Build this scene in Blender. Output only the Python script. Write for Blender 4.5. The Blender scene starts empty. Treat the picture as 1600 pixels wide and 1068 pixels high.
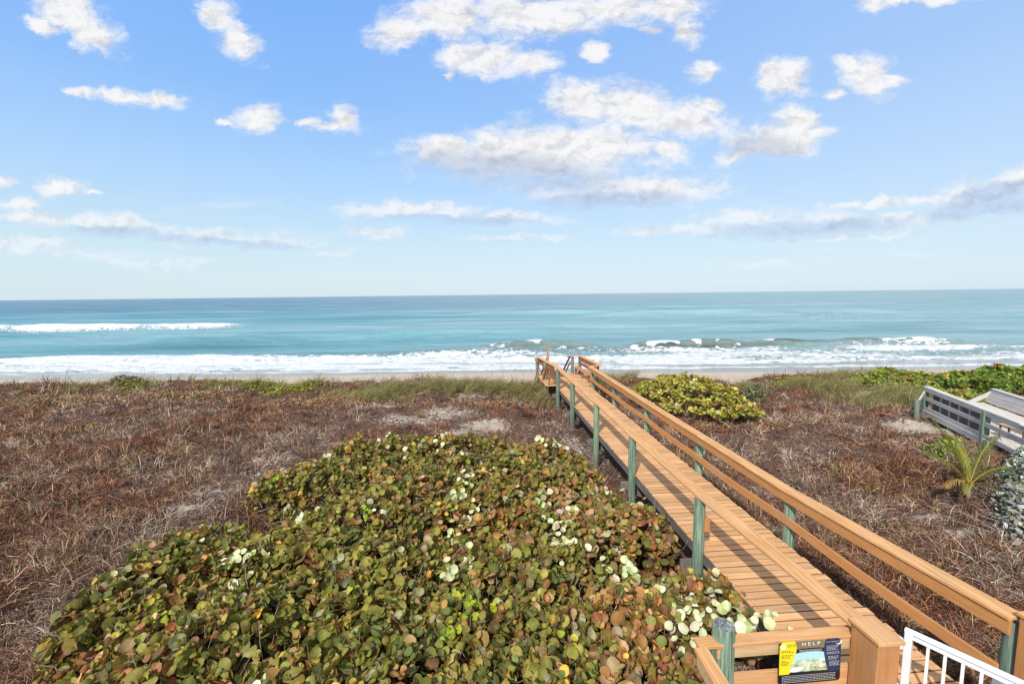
import bpy, math, random
import numpy as np
from mathutils import Vector, Matrix

# ------------------------------------------------------------------ camera
C = bpy.context.scene.collection
F_PX, CX, CY = 700.0, 800.0, 534.0
PITCH, ROLL, CAM_Z = math.radians(6.05), math.radians(.66), 5.0
_f = np.array([0, math.cos(PITCH), -math.sin(PITCH)])
_r0 = np.array([1., 0, 0]); _u0 = np.cross(_r0, _f)
_r = math.cos(ROLL)*_r0 - math.sin(ROLL)*_u0
_u = math.sin(ROLL)*_r0 + math.cos(ROLL)*_u0
cd = bpy.data.cameras.new('camera'); cam = bpy.data.objects.new('camera', cd); C.objects.link(cam)
cd.sensor_width = 36.0; cd.lens = F_PX/1600*36.0; cd.clip_start = .05; cd.clip_end = 90000
m = Matrix.Identity(4)
for i in range(3):
    m[i][0] = _r[i]; m[i][1] = _u[i]; m[i][2] = -_f[i]
m[2][3] = CAM_Z
cam.matrix_world = m
bpy.context.scene.camera = cam

def at(px, py, z=0.):
    """where the sight line through a place of the photo meets the level z"""
    d = (px-CX)*_r - (py-CY)*_u + F_PX*_f
    t = (z-CAM_Z)/d[2]
    return np.array([0, 0, CAM_Z]) + t*d
def uv_of(px, py):
    d = (px-CX)*_r - (py-CY)*_u + F_PX*_f
    return d[0]/d[1], d[2]/d[1]

# ------------------------------------------------------------------ node helpers
class NT:
    def __init__(s, tree): s.t = tree; s.n = tree.nodes; s.l = tree.links
    def new(s, typ, **kw):
        n = s.n.new(typ)
        for k, v in kw.items(): setattr(n, k, v)
        return n
    def link(s, a, b): s.l.new(a, b)
    def put(s, sock, v):
        if isinstance(v, bpy.types.NodeSocket): s.l.new(v, sock)
        elif v is not None: sock.default_value = v
    def math(s, op, a, b=None, c=None, clamp=False):
        n = s.new('ShaderNodeMath', operation=op); n.use_clamp = clamp
        s.put(n.inputs[0], a); s.put(n.inputs[1], b)
        if c is not None: s.put(n.inputs[2], c)
        return n.outputs[0]
    def vmath(s, op, a, b=None, out=0):
        n = s.new('ShaderNodeVectorMath', operation=op)
        s.put(n.inputs[0], a)
        if b is not None: s.put(n.inputs[1], b)
        return n.outputs[out]
    def mix(s, fac, a, b, typ='MIX'):
        n = s.new('ShaderNodeMix', data_type='RGBA', blend_type=typ)
        s.put(n.inputs[0], fac)
        s.put(n.inputs[6], a if isinstance(a, bpy.types.NodeSocket) else (*a, 1)); s.put(n.inputs[7], b if isinstance(b, bpy.types.NodeSocket) else (*b, 1))
        return n.outputs[2]
    def ramp(s, fac, stops, interp='LINEAR'):
        n = s.new('ShaderNodeValToRGB'); cr = n.color_ramp; cr.interpolation = interp
        while len(cr.elements) < len(stops): cr.elements.new(.5)
        for e, (p, c) in zip(cr.elements, stops):
            e.position = p; e.color = (*c, 1) if len(c) == 3 else c
        s.put(n.inputs[0], fac); return n.outputs[0]
    def noise(s, vec, scale, detail=4, rough=.55, dist=0., out=0, lac=2.0):
        n = s.new('ShaderNodeTexNoise'); s.put(n.inputs['Vector'], vec)
        n.inputs['Scale'].default_value = scale; n.inputs['Detail'].default_value = detail
        n.inputs['Roughness'].default_value = rough; n.inputs['Distortion'].default_value = dist
        n.inputs['Lacunarity'].default_value = lac
        return n.outputs[out]
    def smooth(s, v, a, b, c=0., d=1.):
        n = s.new('ShaderNodeMapRange', interpolation_type='SMOOTHSTEP')
        s.put(n.inputs[0], v); n.inputs[1].default_value = a; n.inputs[2].default_value = b
        n.inputs[3].default_value = c; n.inputs[4].default_value = d
        return n.outputs[0]
    def comb(s, x, y, z):
        n = s.new('ShaderNodeCombineXYZ'); s.put(n.inputs[0], x); s.put(n.inputs[1], y); s.put(n.inputs[2], z); return n.outputs[0]
    def sep(s, v):
        n = s.new('ShaderNodeSeparateXYZ'); s.put(n.inputs[0], v); return n.outputs
    def scale(s, v, k):
        return s.vmath('MULTIPLY', v, k)

# ------------------------------------------------------------------ sun and sky
SUN_EL, SHADOW_AZ = math.radians(40), math.radians(25)       # shadows fall away from the viewer and to the right
dsun = Vector((math.sin(SHADOW_AZ)*math.cos(SUN_EL), math.cos(SHADOW_AZ)*math.cos(SUN_EL), -math.sin(SUN_EL)))
sl = bpy.data.lights.new('sun', 'SUN'); sl.energy = 4.1; sl.angle = math.radians(.6); sl.color = (1, .955, .89)
so = bpy.data.objects.new('sun', sl); C.objects.link(so); so.rotation_euler = dsun.to_track_quat('-Z', 'Y').to_euler(); so.location = (-5, -8, 12)

world = bpy.data.worlds.new('World'); bpy.context.scene.world = world; world.use_nodes = True
world.cycles.sampling_method = 'NONE'
w = NT(world.node_tree); w.n.clear()
tc = w.new('ShaderNodeTexCoord').outputs['Generated']
d3 = w.sep(tc)
sky = w.new('ShaderNodeTexSky', sky_type='NISHITA'); sky.sun_disc = False
sky.sun_elevation = SUN_EL; sky.sun_rotation = math.radians(180)+SHADOW_AZ
sky.dust_density = .6; sky.ozone_density = 1.5
nsk = w.vmath('SCALE', sky.outputs[0]); nsk.node.inputs['Scale'].default_value = .085
el = w.math('MAXIMUM', d3[2], 0.)
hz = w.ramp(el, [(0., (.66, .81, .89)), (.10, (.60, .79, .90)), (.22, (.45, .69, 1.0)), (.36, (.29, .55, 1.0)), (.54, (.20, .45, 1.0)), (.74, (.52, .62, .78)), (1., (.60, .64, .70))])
# a little paler to the right, where the air is milkier
side = w.math('MULTIPLY_ADD', d3[0], .35, .12, clamp=True)
hz = w.mix(side, hz, (.62, .74, .92))
base = w.mix(.80, nsk, hz)
yy = w.math('MAXIMUM', d3[1], .04)
U = w.math('DIVIDE', d3[0], yy); V = w.math('DIVIDE', d3[2], yy)
P0 = w.comb(U, V, 0.)
nv = w.new('ShaderNodeTexNoise'); w.put(nv.inputs['Vector'], w.vmath('MULTIPLY', P0, (1., 1.6, 1.))); nv.inputs['Scale'].default_value = 14; nv.inputs['Detail'].default_value = 7; nv.inputs['Roughness'].default_value = .66
wz = w.vmath('MULTIPLY', w.vmath('SUBTRACT', nv.outputs[1], (.5, .5, .5)), (.085, .05, 0.))
Pw = w.vmath('ADD', P0, wz)
CL = [  # centre and half sizes in the photo, tilt, for every cloud puff
 (108,18,44,30,15),(143,50,46,28,30),(60,42,26,12,20),(338,28,30,24,30),(368,62,36,26,40),
 (125,145,22,8,0),(185,151,44,13,6),(250,158,38,13,5),(405,187,40,18,0),(350,194,16,5,0),(541,190,28,19,0),(508,198,28,7,0),(481,191,18,8,0),
 (95,293,42,13,6),(145,303,14,4,0),(4,284,16,9,0),(30,321,28,13,0),(60,343,85,9,3),(175,353,95,17,4),(330,371,120,15,5),(445,380,85,10,4),(50,381,85,12,2),(130,398,45,6,0),(520,396,30,5,0),(250,412,80,9,0),
 (622,52,44,22,-15),(700,26,85,32,0),(830,24,130,32,0),(960,12,110,24,0),(1045,14,55,24,0),(1074,42,26,22,60),(1015,48,16,6,0),
 (760,90,64,26,5),(713,84,28,20,0),(832,99,40,20,0),(930,82,20,14,0),(703,122,9,9,0),
 (1100,113,24,15,-15),(1221,120,34,28,0),(1245,137,28,10,10),(1357,116,44,28,15),(1398,121,22,12,0),(1302,146,15,9,0),(1330,97,26,10,15),(1362,4,24,11,0),(1450,0,80,7,0),
 (905,160,50,34,10),(985,166,85,32,5),(1070,190,70,26,5),(1105,165,25,12,0),
 (1215,218,80,27,-5),(1250,190,38,24,20),(1170,236,46,16,-15),(1285,207,28,12,0),
 (840,244,182,44,0),(700,234,50,27,0),(900,226,150,32,0),(1045,233,34,19,0),(950,298,150,26,2),(1045,298,85,22,0),
 (640,328,105,14,2),(790,342,78,11,0),(592,363,46,11,5),
 (1400,315,130,7,-3),(1545,303,75,26,-10),(1590,283,50,22,-10),(1560,322,110,16,0),(1160,341,80,16,-3),(1240,354,150,18,-1),(1400,345,150,15,-5),(1090,360,140,9,0),(1350,368,170,6,-2),(1200,411,90,6,0),(820,369,80,6,0)]
GR = [(790,270,185,30,5),(940,314,140,16,0),(1545,325,110,26,-6),(1250,360,180,14,-3),(1560,300,70,17,-5),(180,364,130,9,4),(380,383,120,9,5),(700,343,140,8,3),(1190,230,60,18,0),(1010,50,200,6,0)]
def field(pts, src):
    acc = None
    for i_, (x, y, rx, ry, rot) in enumerate(pts):
        u0, v0 = uv_of(x, y)
        if i_ and i_ % 8 == 0: src = w.vmath('ADD', src, w.comb(w.math('MULTIPLY', acc, 1e-7), 0., 0.))   # keeps the shader's working memory small
        mp = w.new('ShaderNodeMapping', vector_type='TEXTURE')
        w.put(mp.inputs[0], src); mp.inputs[1].default_value = (u0, v0, 0)
        mp.inputs[2].default_value = (0, 0, math.radians(-rot)); mp.inputs[3].default_value = (rx/F_PX, ry/F_PX, 1)
        ln = w.vmath('LENGTH', mp.outputs[0], out=1)
        acc = ln if acc is None else w.math('MINIMUM', acc, ln)
    return acc
fc = field(CL, Pw); gc = field(GR, w.vmath('ADD', Pw, w.comb(w.math('MULTIPLY', fc, 1e-7), 0., 0.)))
n1 = w.noise(w.vmath('MULTIPLY', Pw, (1., 1.7, 1.)), 12, 10, .68)
n2 = w.noise(w.vmath('MULTIPLY', Pw, (1., 2.6, 1.)), 5, 6, .6)
n1u = w.noise(w.vmath('ADD', w.vmath('MULTIPLY', Pw, (1., 1.7, 1.)), (-.012, .02, 0.)), 12, 10, .68)
s = w.math('MULTIPLY', w.math('SUBTRACT', 1.20, fc), 1.35)
dens = w.math('MULTIPLY_ADD', w.math('SUBTRACT', n1, .5), 3.2, s)
lowfade = w.smooth(V, .02, .26, .42, 1.)
dm = w.math('MULTIPLY', w.smooth(dens, -.22, 1.15), lowfade)
# faint streaks low over the water
st = w.noise(w.vmath('MULTIPLY', P0, (1., 7., 1.)), 2.6, 6, .6)
stm = w.math('MULTIPLY', w.smooth(st, .52, .75), w.math('MULTIPLY', w.smooth(V, .02, .07), w.smooth(V, .30, .14)))
relief = w.math('SUBTRACT', n1, n1u)
lit = w.math('MULTIPLY_ADD', relief, 1.3, .95, clamp=True)
grey = w.smooth(w.math('MULTIPLY_ADD', n2, .6, gc), 1.62, .85)
cc = w.mix(grey, w.mix(w.smooth(V, .05, .3), (.80, .84, .90), (.86, .85, .845)), w.mix(w.smooth(V, .18, .32), (.50, .60, .79), (.60, .63, .69)))
cc = w.mix(1., cc, w.comb(lit, lit, lit), 'MULTIPLY')
skyc = w.mix(w.math('MULTIPLY', stm, .6), base, (.70, .79, .90))
skyc = w.mix(w.math('MULTIPLY', dm, .95), skyc, cc)
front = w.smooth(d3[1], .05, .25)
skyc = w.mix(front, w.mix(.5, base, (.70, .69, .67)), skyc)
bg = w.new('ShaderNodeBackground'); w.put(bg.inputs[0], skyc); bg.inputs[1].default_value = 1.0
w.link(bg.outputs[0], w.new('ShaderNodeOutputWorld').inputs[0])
vs = bpy.context.scene.view_settings
vs.view_transform = 'Standard'; vs.look = 'None'; vs.exposure = 0.17; vs.gamma = 1.0
bpy.context.scene.cycles.max_bounces = 5

# ------------------------------------------------------------------ numbers and noise
rng = np.random.default_rng(7); random.seed(7)
def _h(ix, iy, seed):
    n = (ix.astype(np.int64)*374761393 + iy.astype(np.int64)*668265263 + seed*1442695041) & 0x7fffffff
    n = ((n ^ (n >> 13))*1274126177) & 0x7fffffff
    return ((n ^ (n >> 16)) & 0xffff)/65535.
def vnoise(x, y, seed=0):
    ix, iy = np.floor(x), np.floor(y); fx, fy = x-ix, y-iy
    fx = fx*fx*(3-2*fx); fy = fy*fy*(3-2*fy)
    a, b, c, d = _h(ix, iy, seed), _h(ix+1, iy, seed), _h(ix, iy+1, seed), _h(ix+1, iy+1, seed)
    return (a*(1-fx)+b*fx)*(1-fy)+(c*(1-fx)+d*fx)*fy
def fbm(x, y, o=4, seed=0, g=.5):
    x = np.asarray(x, float); y = np.asarray(y, float); s_, a, t = 0, 1., 0
    for k in range(o):
        s_ = s_ + a*vnoise(x*2**k+17.3*k, y*2**k-9.1*k, seed+k*13); t += a; a *= g
    return s_/t
def sstep(v, a, b):
    t = np.clip((v-a)/(b-a), 0, 1); return t*t*(3-2*t)
def gauss(x, y, cx, cy, sx, sy=None):
    sy = sy or sx; return np.exp(-((x-cx)/sx)**2-((y-cy)/sy)**2)

# ------------------------------------------------------------------ object helpers
def tag(o, label=None, cat=None, group=None, kind=None):
    if label: o['label'] = label
    if cat: o['category'] = cat
    if group: o['group'] = group
    if kind: o['kind'] = kind
    return o
def empty(name, loc=(0, 0, 0), rz=0., parent=None):
    o = bpy.data.objects.new(name, None); C.objects.link(o); o.location = loc; o.rotation_euler = (0, 0, rz); o.parent = parent
    o.empty_display_size = .2
    return o
def mk(name, V_, F_, mat, parent=None, col=None, uv=None, smooth=False):
    V_ = np.asarray(V_, np.float32); me = bpy.data.meshes.new(name)
    if isinstance(F_, np.ndarray):
        k = F_.shape[1]; n = F_.shape[0]
        me.vertices.add(len(V_)); me.vertices.foreach_set('co', V_.ravel())
        me.loops.add(n*k); me.loops.foreach_set('vertex_index', F_.astype(np.int32).ravel())
        me.polygons.add(n); me.polygons.foreach_set('loop_start', np.arange(0, n*k, k, dtype=np.int32))
        me.polygons.foreach_set('loop_total', np.full(n, k, np.int32)); me.update(calc_edges=True)
    else:
        me.from_pydata([tuple(v) for v in V_.tolist()], [], [tuple(int(i) for i in f) for f in F_]); me.update()
    if smooth: me.polygons.foreach_set('use_smooth', np.ones(len(me.polygons), bool))
    if col is not None:
        a = me.color_attributes.new('Col', 'FLOAT_COLOR', 'POINT')
        c4 = np.ones((len(V_), 4), np.float32); c4[:, :3] = col; a.data.foreach_set('color', c4.ravel())
    if uv is not None:
        a = me.attributes.new('luv', 'FLOAT_VECTOR', 'POINT'); a.data.foreach_set('vector', np.asarray(uv, np.float32).ravel())
    if mat: me.materials.append(mat)
    o = bpy.data.objects.new(name, me); C.objects.link(o); o.parent = parent
    return o
class MB:
    def __init__(s): s.v = []; s.f = []
    def add(s, vs_, fs):
        b = len(s.v); s.v += [tuple(map(float, v)) for v in vs_]; s.f += [tuple(i+b for i in f) for f in fs]; return s
    def box(s, x0, x1, y0, y1, z0, z1):
        return s.add([(x0,y0,z0),(x1,y0,z0),(x1,y1,z0),(x0,y1,z0),(x0,y0,z1),(x1,y0,z1),(x1,y1,z1),(x0,y1,z1)],
                     [(0,3,2,1),(4,5,6,7),(0,1,5,4),(1,2,6,5),(2,3,7,6),(3,0,4,7)])
    def beam(s, p, q, wd, ht, up=(0, 0, 1), drop=0.):
        """a board from p to q; p, q are the middle of its TOP face"""
        p = Vector(p); q = Vector(q); d = (q-p).normalized(); r = d.cross(Vector(up)).normalized(); u = r.cross(d).normalized()
        vs_ = []
        for e in (p, q):
            e = e - u*drop
            for a, b in ((-1, -1), (1, -1), (1, 0), (-1, 0)): vs_.append(e + r*(a*wd/2) + u*(b*ht))
        return s.add(vs_, [(0,1,2,3),(7,6,5,4),(0,4,5,1),(1,5,6,2),(2,6,7,3),(3,7,4,0)])
    def cyl(s, p, q, r0, r1=None, n=16, rough=0., cap=True, seed=0):
        r1 = r1 if r1 is not None else r0; p = Vector(p); q = Vector(q); d = (q-p).normalized()
        a = d.orthogonal().normalized(); b = d.cross(a); rr = random.Random(seed); k = [1+rough*(rr.random()-.5) for _ in range(n)]
        vs_ = []; 
        for e, r in ((p, r0), (q, r1)):
            for i in range(n):
                t = 2*math.pi*i/n; vs_.append(e+(a*math.cos(t)+b*math.sin(t))*r*k[i])
        fs = [(i, (i+1) % n, n+(i+1) % n, n+i) for i in range(n)]
        if cap: fs += [tuple(range(n))[::-1], tuple(range(n, 2*n))]
        return s.add(vs_, fs)
    def tube(s, pts, rs, n=6):
        pts = [Vector(p) for p in pts]; vs_ = []; fs = []
        for i, p in enumerate(pts):
            d = (pts[min(i+1, len(pts)-1)]-pts[max(i-1, 0)]).normalized(); a = d.cross(Vector((.13, .21, 1))).normalized(); b = d.cross(a)
            for k in range(n):
                t = 2*math.pi*k/n; vs_.append(p+(a*math.cos(t)+b*math.sin(t))*rs[i])
        for i in range(len(pts)-1):
            for k in range(n): fs.append((i*n+k, i*n+(k+1) % n, (i+1)*n+(k+1) % n, (i+1)*n+k))
        fs.append(tuple(range(n))[::-1]); fs.append(tuple(range((len(pts)-1)*n, len(pts)*n)))
        return s.add(vs_, fs)
    def build(s, name, mat, parent=None, bevel=0., smooth=False):
        o = mk(name, np.array(s.v), s.f, mat, parent, smooth=False)
        if smooth:
            o.data.polygons.foreach_set('use_smooth', [len(p.vertices) <= 4 for p in o.data.polygons])
        if bevel:
            b = o.modifiers.new('bevel', 'BEVEL'); b.width = bevel; b.segments = 2; b.limit_method = 'ANGLE'
        return o

# ------------------------------------------------------------------ materials
def mat(name):
    m_ = bpy.data.materials.new(name); m_.use_nodes = True; t = NT(m_.node_tree)
    return m_, t, t.n['Principled BSDF']
def bump(t, b, h, strength=.4, dist=.01):
    n = t.new('ShaderNodeBump'); n.inputs['Strength'].default_value = strength; n.inputs['Distance'].default_value = dist
    t.put(n.inputs['Height'], h); t.link(n.outputs[0], b.inputs['Normal']); return n
def wood(name, c1, c2, c3, axis, rough=.75, boards=None, knots=.0):
    """grain runs along the given axis of the object; boards = (axis, pitch) gives each board its own tone"""
    m_, t, b = mat(name); co = t.new('ShaderNodeTexCoord').outputs['Object']
    st_ = {'x': (.6, 14, 14), 'y': (14, .6, 14), 'z': (14, 14, .6)}[axis]
    if boards:
        ax, pitch = boards; sp = t.sep(co)
        idx = t.math('FLOOR', t.math('DIVIDE', sp['xyz'.index(ax)], pitch))
        wn = t.new('ShaderNodeTexWhiteNoise', noise_dimensions='1D'); t.put(wn.inputs['W'], idx)
        gv = t.vmath('ADD', co, t.vmath('MULTIPLY', wn.outputs[1], (7., 7., 7.)))
    else: gv = co; wn = None
    g = t.noise(t.vmath('MULTIPLY', gv, st_), 2.2, 7, .6, .8); g2 = t.noise(gv, 1.7, 5, .6)
    g3 = t.noise(t.vmath('MULTIPLY', gv, tuple(4*k for k in st_)), 3.5, 3, .6)
    c = t.ramp(g, [(.30, c2), (.50, c1), (.72, c3)])
    c = t.mix(t.math('MULTIPLY', t.smooth(g3, .55, .75), .30), c, c2)
    c = t.mix(t.math('MULTIPLY', t.smooth(g2, .5, .72), .35), c, c3)
    if wn is not None:
        v = t.math('MULTIPLY_ADD', wn.outputs[0], .34, .80); c = t.mix(1., c, t.comb(v, v, v), 'MULTIPLY')
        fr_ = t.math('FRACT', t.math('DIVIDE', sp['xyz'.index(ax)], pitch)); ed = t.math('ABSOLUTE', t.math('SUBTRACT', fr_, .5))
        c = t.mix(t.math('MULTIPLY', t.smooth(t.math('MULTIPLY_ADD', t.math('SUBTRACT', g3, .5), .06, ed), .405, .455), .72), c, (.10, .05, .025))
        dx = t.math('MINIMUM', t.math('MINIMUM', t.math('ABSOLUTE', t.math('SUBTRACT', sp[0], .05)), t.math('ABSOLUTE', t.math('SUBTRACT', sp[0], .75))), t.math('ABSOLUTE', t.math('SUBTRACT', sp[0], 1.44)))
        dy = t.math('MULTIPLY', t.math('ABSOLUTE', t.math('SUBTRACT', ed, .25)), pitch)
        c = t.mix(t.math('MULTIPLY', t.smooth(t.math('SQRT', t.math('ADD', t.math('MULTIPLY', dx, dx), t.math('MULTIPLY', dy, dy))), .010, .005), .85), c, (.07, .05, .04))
        c = t.mix(t.smooth(t.noise(co, .8, 6, .65), .54, .70, 0, .35), c, (.50, .36, .24))
    c = t.mix(t.smooth(t.noise(gv, 1.1, 7, .7), .50, .72, 0, .30), c, (.40, .33, .26))
    if knots:
        vo = t.new('ShaderNodeTexVoronoi'); t.put(vo.inputs[0], t.vmath('MULTIPLY', gv, tuple(k/14*1.0 if k > 1 else .25 for k in st_))); vo.inputs['Scale'].default_value = 9
        c = t.mix(t.smooth(vo.outputs[0], .10, .04, 0, knots), c, tuple(k*.3 for k in c2))
    t.put(b.inputs['Base Color'], c); b.inputs['Roughness'].default_value = rough; b.inputs['Specular IOR Level'].default_value = .25
    bump(t, b, t.math('ADD', g, g3), .35, .004)
    return m_
TAN = ((.66, .365, .165), (.48, .25, .105), (.76, .47, .24))
M = {}
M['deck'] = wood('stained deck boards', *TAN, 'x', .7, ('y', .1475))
M['rail'] = wood('stained rail boards', (.62, .33, .135), (.45, .22, .085), (.74, .46, .225), 'y', .65)
M['railside'] = wood('stained rail side boards', (.50, .235, .085), (.40, .18, .06), (.56, .28, .11), 'y', .65)
M['railx'] = wood('stained cross boards', (.60, .31, .13), (.44, .21, .08), (.72, .43, .21), 'x', .65, knots=.5)
M['box'] = wood('stained box post', (.46, .215, .08), (.38, .17, .06), (.52, .26, .10), 'z', .6)
M['raw'] = wood('raw pine board', (.55, .38, .19), (.40, .26, .12), (.66, .49, .28), 'x', .7, knots=.8)
M['grey'] = wood('weathered grey boards', (.60, .56, .50), (.42, .38, .33), (.72, .68, .62), 'y', .85)
M['greyside'] = wood('weathered grey side boards', (.50, .47, .45), (.34, .31, .29), (.60, .57, .55), 'y', .85)
M['dark'] = wood('dark framing and shade board', (.16, .14, .13), (.09, .08, .075), (.24, .21, .19), 'y', .85)  # dark framing tone, also the painted shade of the walkway back board
M['rust'] = wood('red brown bench boards', (.26, .10, .05), (.18, .07, .035), (.34, .15, .08), 'z', .75)
def post_material():
    m_, t, b = mat('green treated post'); co = t.new('ShaderNodeTexCoord').outputs['Object']; ob = t.new('ShaderNodeObjectInfo')
    co = t.vmath('ADD', co, t.vmath('MULTIPLY', t.comb(ob.outputs['Random'], ob.outputs['Random'], 0.), (9., 9., 0.)))
    g = t.noise(t.vmath('MULTIPLY', co, (26, 26, .9)), 1.7, 8, .68, .5); g2 = t.noise(co, 5, 5, .6)
    c = t.ramp(g, [(.32, (.040, .072, .056)), (.43, (.10, .16, .122)), (.54, (.185, .265, .20)), (.66, (.35, .41, .31)), (.8, (.52, .52, .41))])
    c = t.mix(t.smooth(g2, .55, .75, 0., .55), c, (.30, .30, .20))
    crack = t.noise(t.vmath('MULTIPLY', co, (30, 30, .5)), 1.3, 2, .5)
    cm = t.smooth(crack, .33, .27)
    c = t.mix(t.math('MULTIPLY', cm, .85), c, (.03, .035, .025))
    vv = t.math('MULTIPLY_ADD', ob.outputs['Random'], .45, .80); c = t.mix(1., c, t.comb(vv, vv, t.math('MULTIPLY', vv, t.math('MULTIPLY_ADD', ob.outputs['Random'], -.2, 1.05))), 'MULTIPLY')
    c = t.mix(t.math('MULTIPLY', t.smooth(t.math('ADD', t.sep(t.new('ShaderNodeNewGeometry').outputs['Position'])[2], t.math('MULTIPLY', g2, .5)), .55, -.1), .7), c, (.17, .13, .09))
    nz = t.sep(t.new('ShaderNodeNewGeometry').outputs['Normal'])[2]
    endg = t.noise(co, 28, 5, .7)
    ce = t.ramp(endg, [(.35, (.03, .035, .035)), (.5, (.16, .18, .17)), (.68, (.42, .44, .40))])
    c = t.mix(t.smooth(nz, .7, .9), c, ce)
    t.put(b.inputs['Base Color'], c); b.inputs['Roughness'].default_value = .8; b.inputs['Specular IOR Level'].default_value = .2
    bump(t, b, t.math('SUBTRACT', g, cm), .7, .01); return m_
M['post'] = post_material()
def leaf_material(name, trans=.25, rough=.5, vein=True, spec=.22):
    m_, t, b = mat(name); a = t.new('ShaderNodeAttribute', attribute_name='Col'); c = a.outputs[0]
    co = t.new('ShaderNodeTexCoord').outputs['Object']
    if vein:
        lu = t.sep(t.new('ShaderNodeAttribute', attribute_name='luv').outputs['Vector'])
        ang = t.math('ARCTAN2', lu[0], t.math('ADD', lu[1], 1.05))
        rib = t.math('ABSOLUTE', t.math('SINE', t.math('MULTIPLY', ang, 6.2)))
        rr = t.math('SQRT', t.math('ADD', t.math('POWER', t.math('ABSOLUTE', lu[0]), 2), t.math('POWER', t.math('ABSOLUTE', lu[1]), 2)))
        vm = t.math('MULTIPLY', t.smooth(rib, .20, .03), t.smooth(rr, 1., .6))
        c = t.mix(t.math('MULTIPLY', vm, .32), c, (.36, .34, .13))
        sp = t.noise(co, 45, 4, .65)
        rim = t.math('MULTIPLY', t.smooth(rr, .72, 1.0), t.smooth(t.noise(co, 9, 2), .45, .62))
        c = t.mix(t.math('MULTIPLY', rim, .65), c, (.24, .10, .035))
        c = t.mix(t.math('MULTIPLY', t.smooth(sp, .60, .72), .45), c, (.13, .055, .02))
    v = t.math('MULTIPLY_ADD', t.noise(co, 14, 3), .7, .65); c = t.mix(1., c, t.comb(v, v, v), 'MULTIPLY')
    t.put(b.inputs['Base Color'], c); b.inputs['Roughness'].default_value = rough; b.inputs['Specular IOR Level'].default_value = spec
    tr = t.new('ShaderNodeBsdfTranslucent'); t.put(tr.inputs[0], t.mix(1., c, (1., 1.05, .55), 'MULTIPLY'))
    mx = t.new('ShaderNodeMixShader'); mx.inputs[0].default_value = trans
    t.link(b.outputs[0], mx.inputs[1]); t.link(tr.outputs[0], mx.inputs[2]); t.link(mx.outputs[0], t.n['Material Output'].inputs[0])
    return m_
M['leaf'] = leaf_material('sea grape leaves')
M['leafsmall'] = leaf_material('small leaves', .25, .5, False)
M['silver'] = leaf_material('felted silver leaves', .12, .7, False, .15)
M['blade'] = leaf_material('grass blades', .3, .55, False)
def twig_material():
    m_, t, b = mat('dry twigs'); c = t.new('ShaderNodeAttribute', attribute_name='Col').outputs[0]
    t.put(b.inputs['Base Color'], c); b.inputs['Roughness'].default_value = .85; b.inputs['Specular IOR Level'].default_value = .15; return m_
M['twig'] = twig_material()
def ground_material():
    m_, t, b = mat('sand and dead vine litter'); at_ = t.new('ShaderNodeAttribute', attribute_name='Col').outputs[0]
    s3 = t.sep(at_)                                   # x: bare sand, y: wet, z: green tint
    co = t.new('ShaderNodeTexCoord').outputs['Object']
    n_a = t.noise(co, 1.3, 8, .62); n_b = t.noise(co, 9, 8, .7); n_c = t.noise(co, 34, 6, .7); n_d = t.noise(t.vmath('MULTIPLY', co, (1, 1, 1)), 4, 6, .65, 1.2)
    lit_ = t.ramp(n_b, [(.30, (.022, .013, .010)), (.44, (.065, .034, .023)), (.56, (.13, .070, .045)), (.70, (.27, .18, .12))])
    lit2 = t.ramp(n_c, [(.34, (.028, .018, .015)), (.50, (.11, .065, .048)), (.68, (.30, .215, .165))])
    lit_ = t.mix(.5, lit_, lit2)
    lit_ = t.mix(t.smooth(n_a, .48, .66, 0., .45), lit_, (.16, .075, .045))
    sand = t.ramp(n_d, [(.3, (.42, .34, .26)), (.55, (.55, .465, .37)), (.75, (.63, .56, .47))])
    sand = t.mix(t.smooth(n_c, .62, .74, 0., .35), sand, (.22, .16, .11))
    k = t.math('ADD', s3[0], t.math('MULTIPLY', t.math('SUBTRACT', n_b, .5), 1.9)); k = t.math('ADD', k, t.math('MULTIPLY', t.math('SUBTRACT', n_c, .5), .7))
    c = t.mix(t.smooth(k, .42, .62), lit_, sand)
    wet = t.ramp(t.noise(t.vmath('MULTIPLY', co, (.12, 1, 1)), 1.2, 4), [(.3, (.19, .175, .16)), (.7, (.26, .24, .22))])
    c = t.mix(s3[1], c, wet)
    t.put(b.inputs['Base Color'], c)
    t.put(b.inputs['Roughness'], t.smooth(s3[1], 0, 1, .95, .14)); b.inputs['Specular IOR Level'].default_value = .3
    bp = bump(t, b, t.math('ADD', n_b, t.math('MULTIPLY', n_c, .6)), .8, .06)
    t.put(bp.inputs['Strength'], t.smooth(s3[1], 0., .6, .8, .05))
    return m_
M['ground'] = ground_material()

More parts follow.
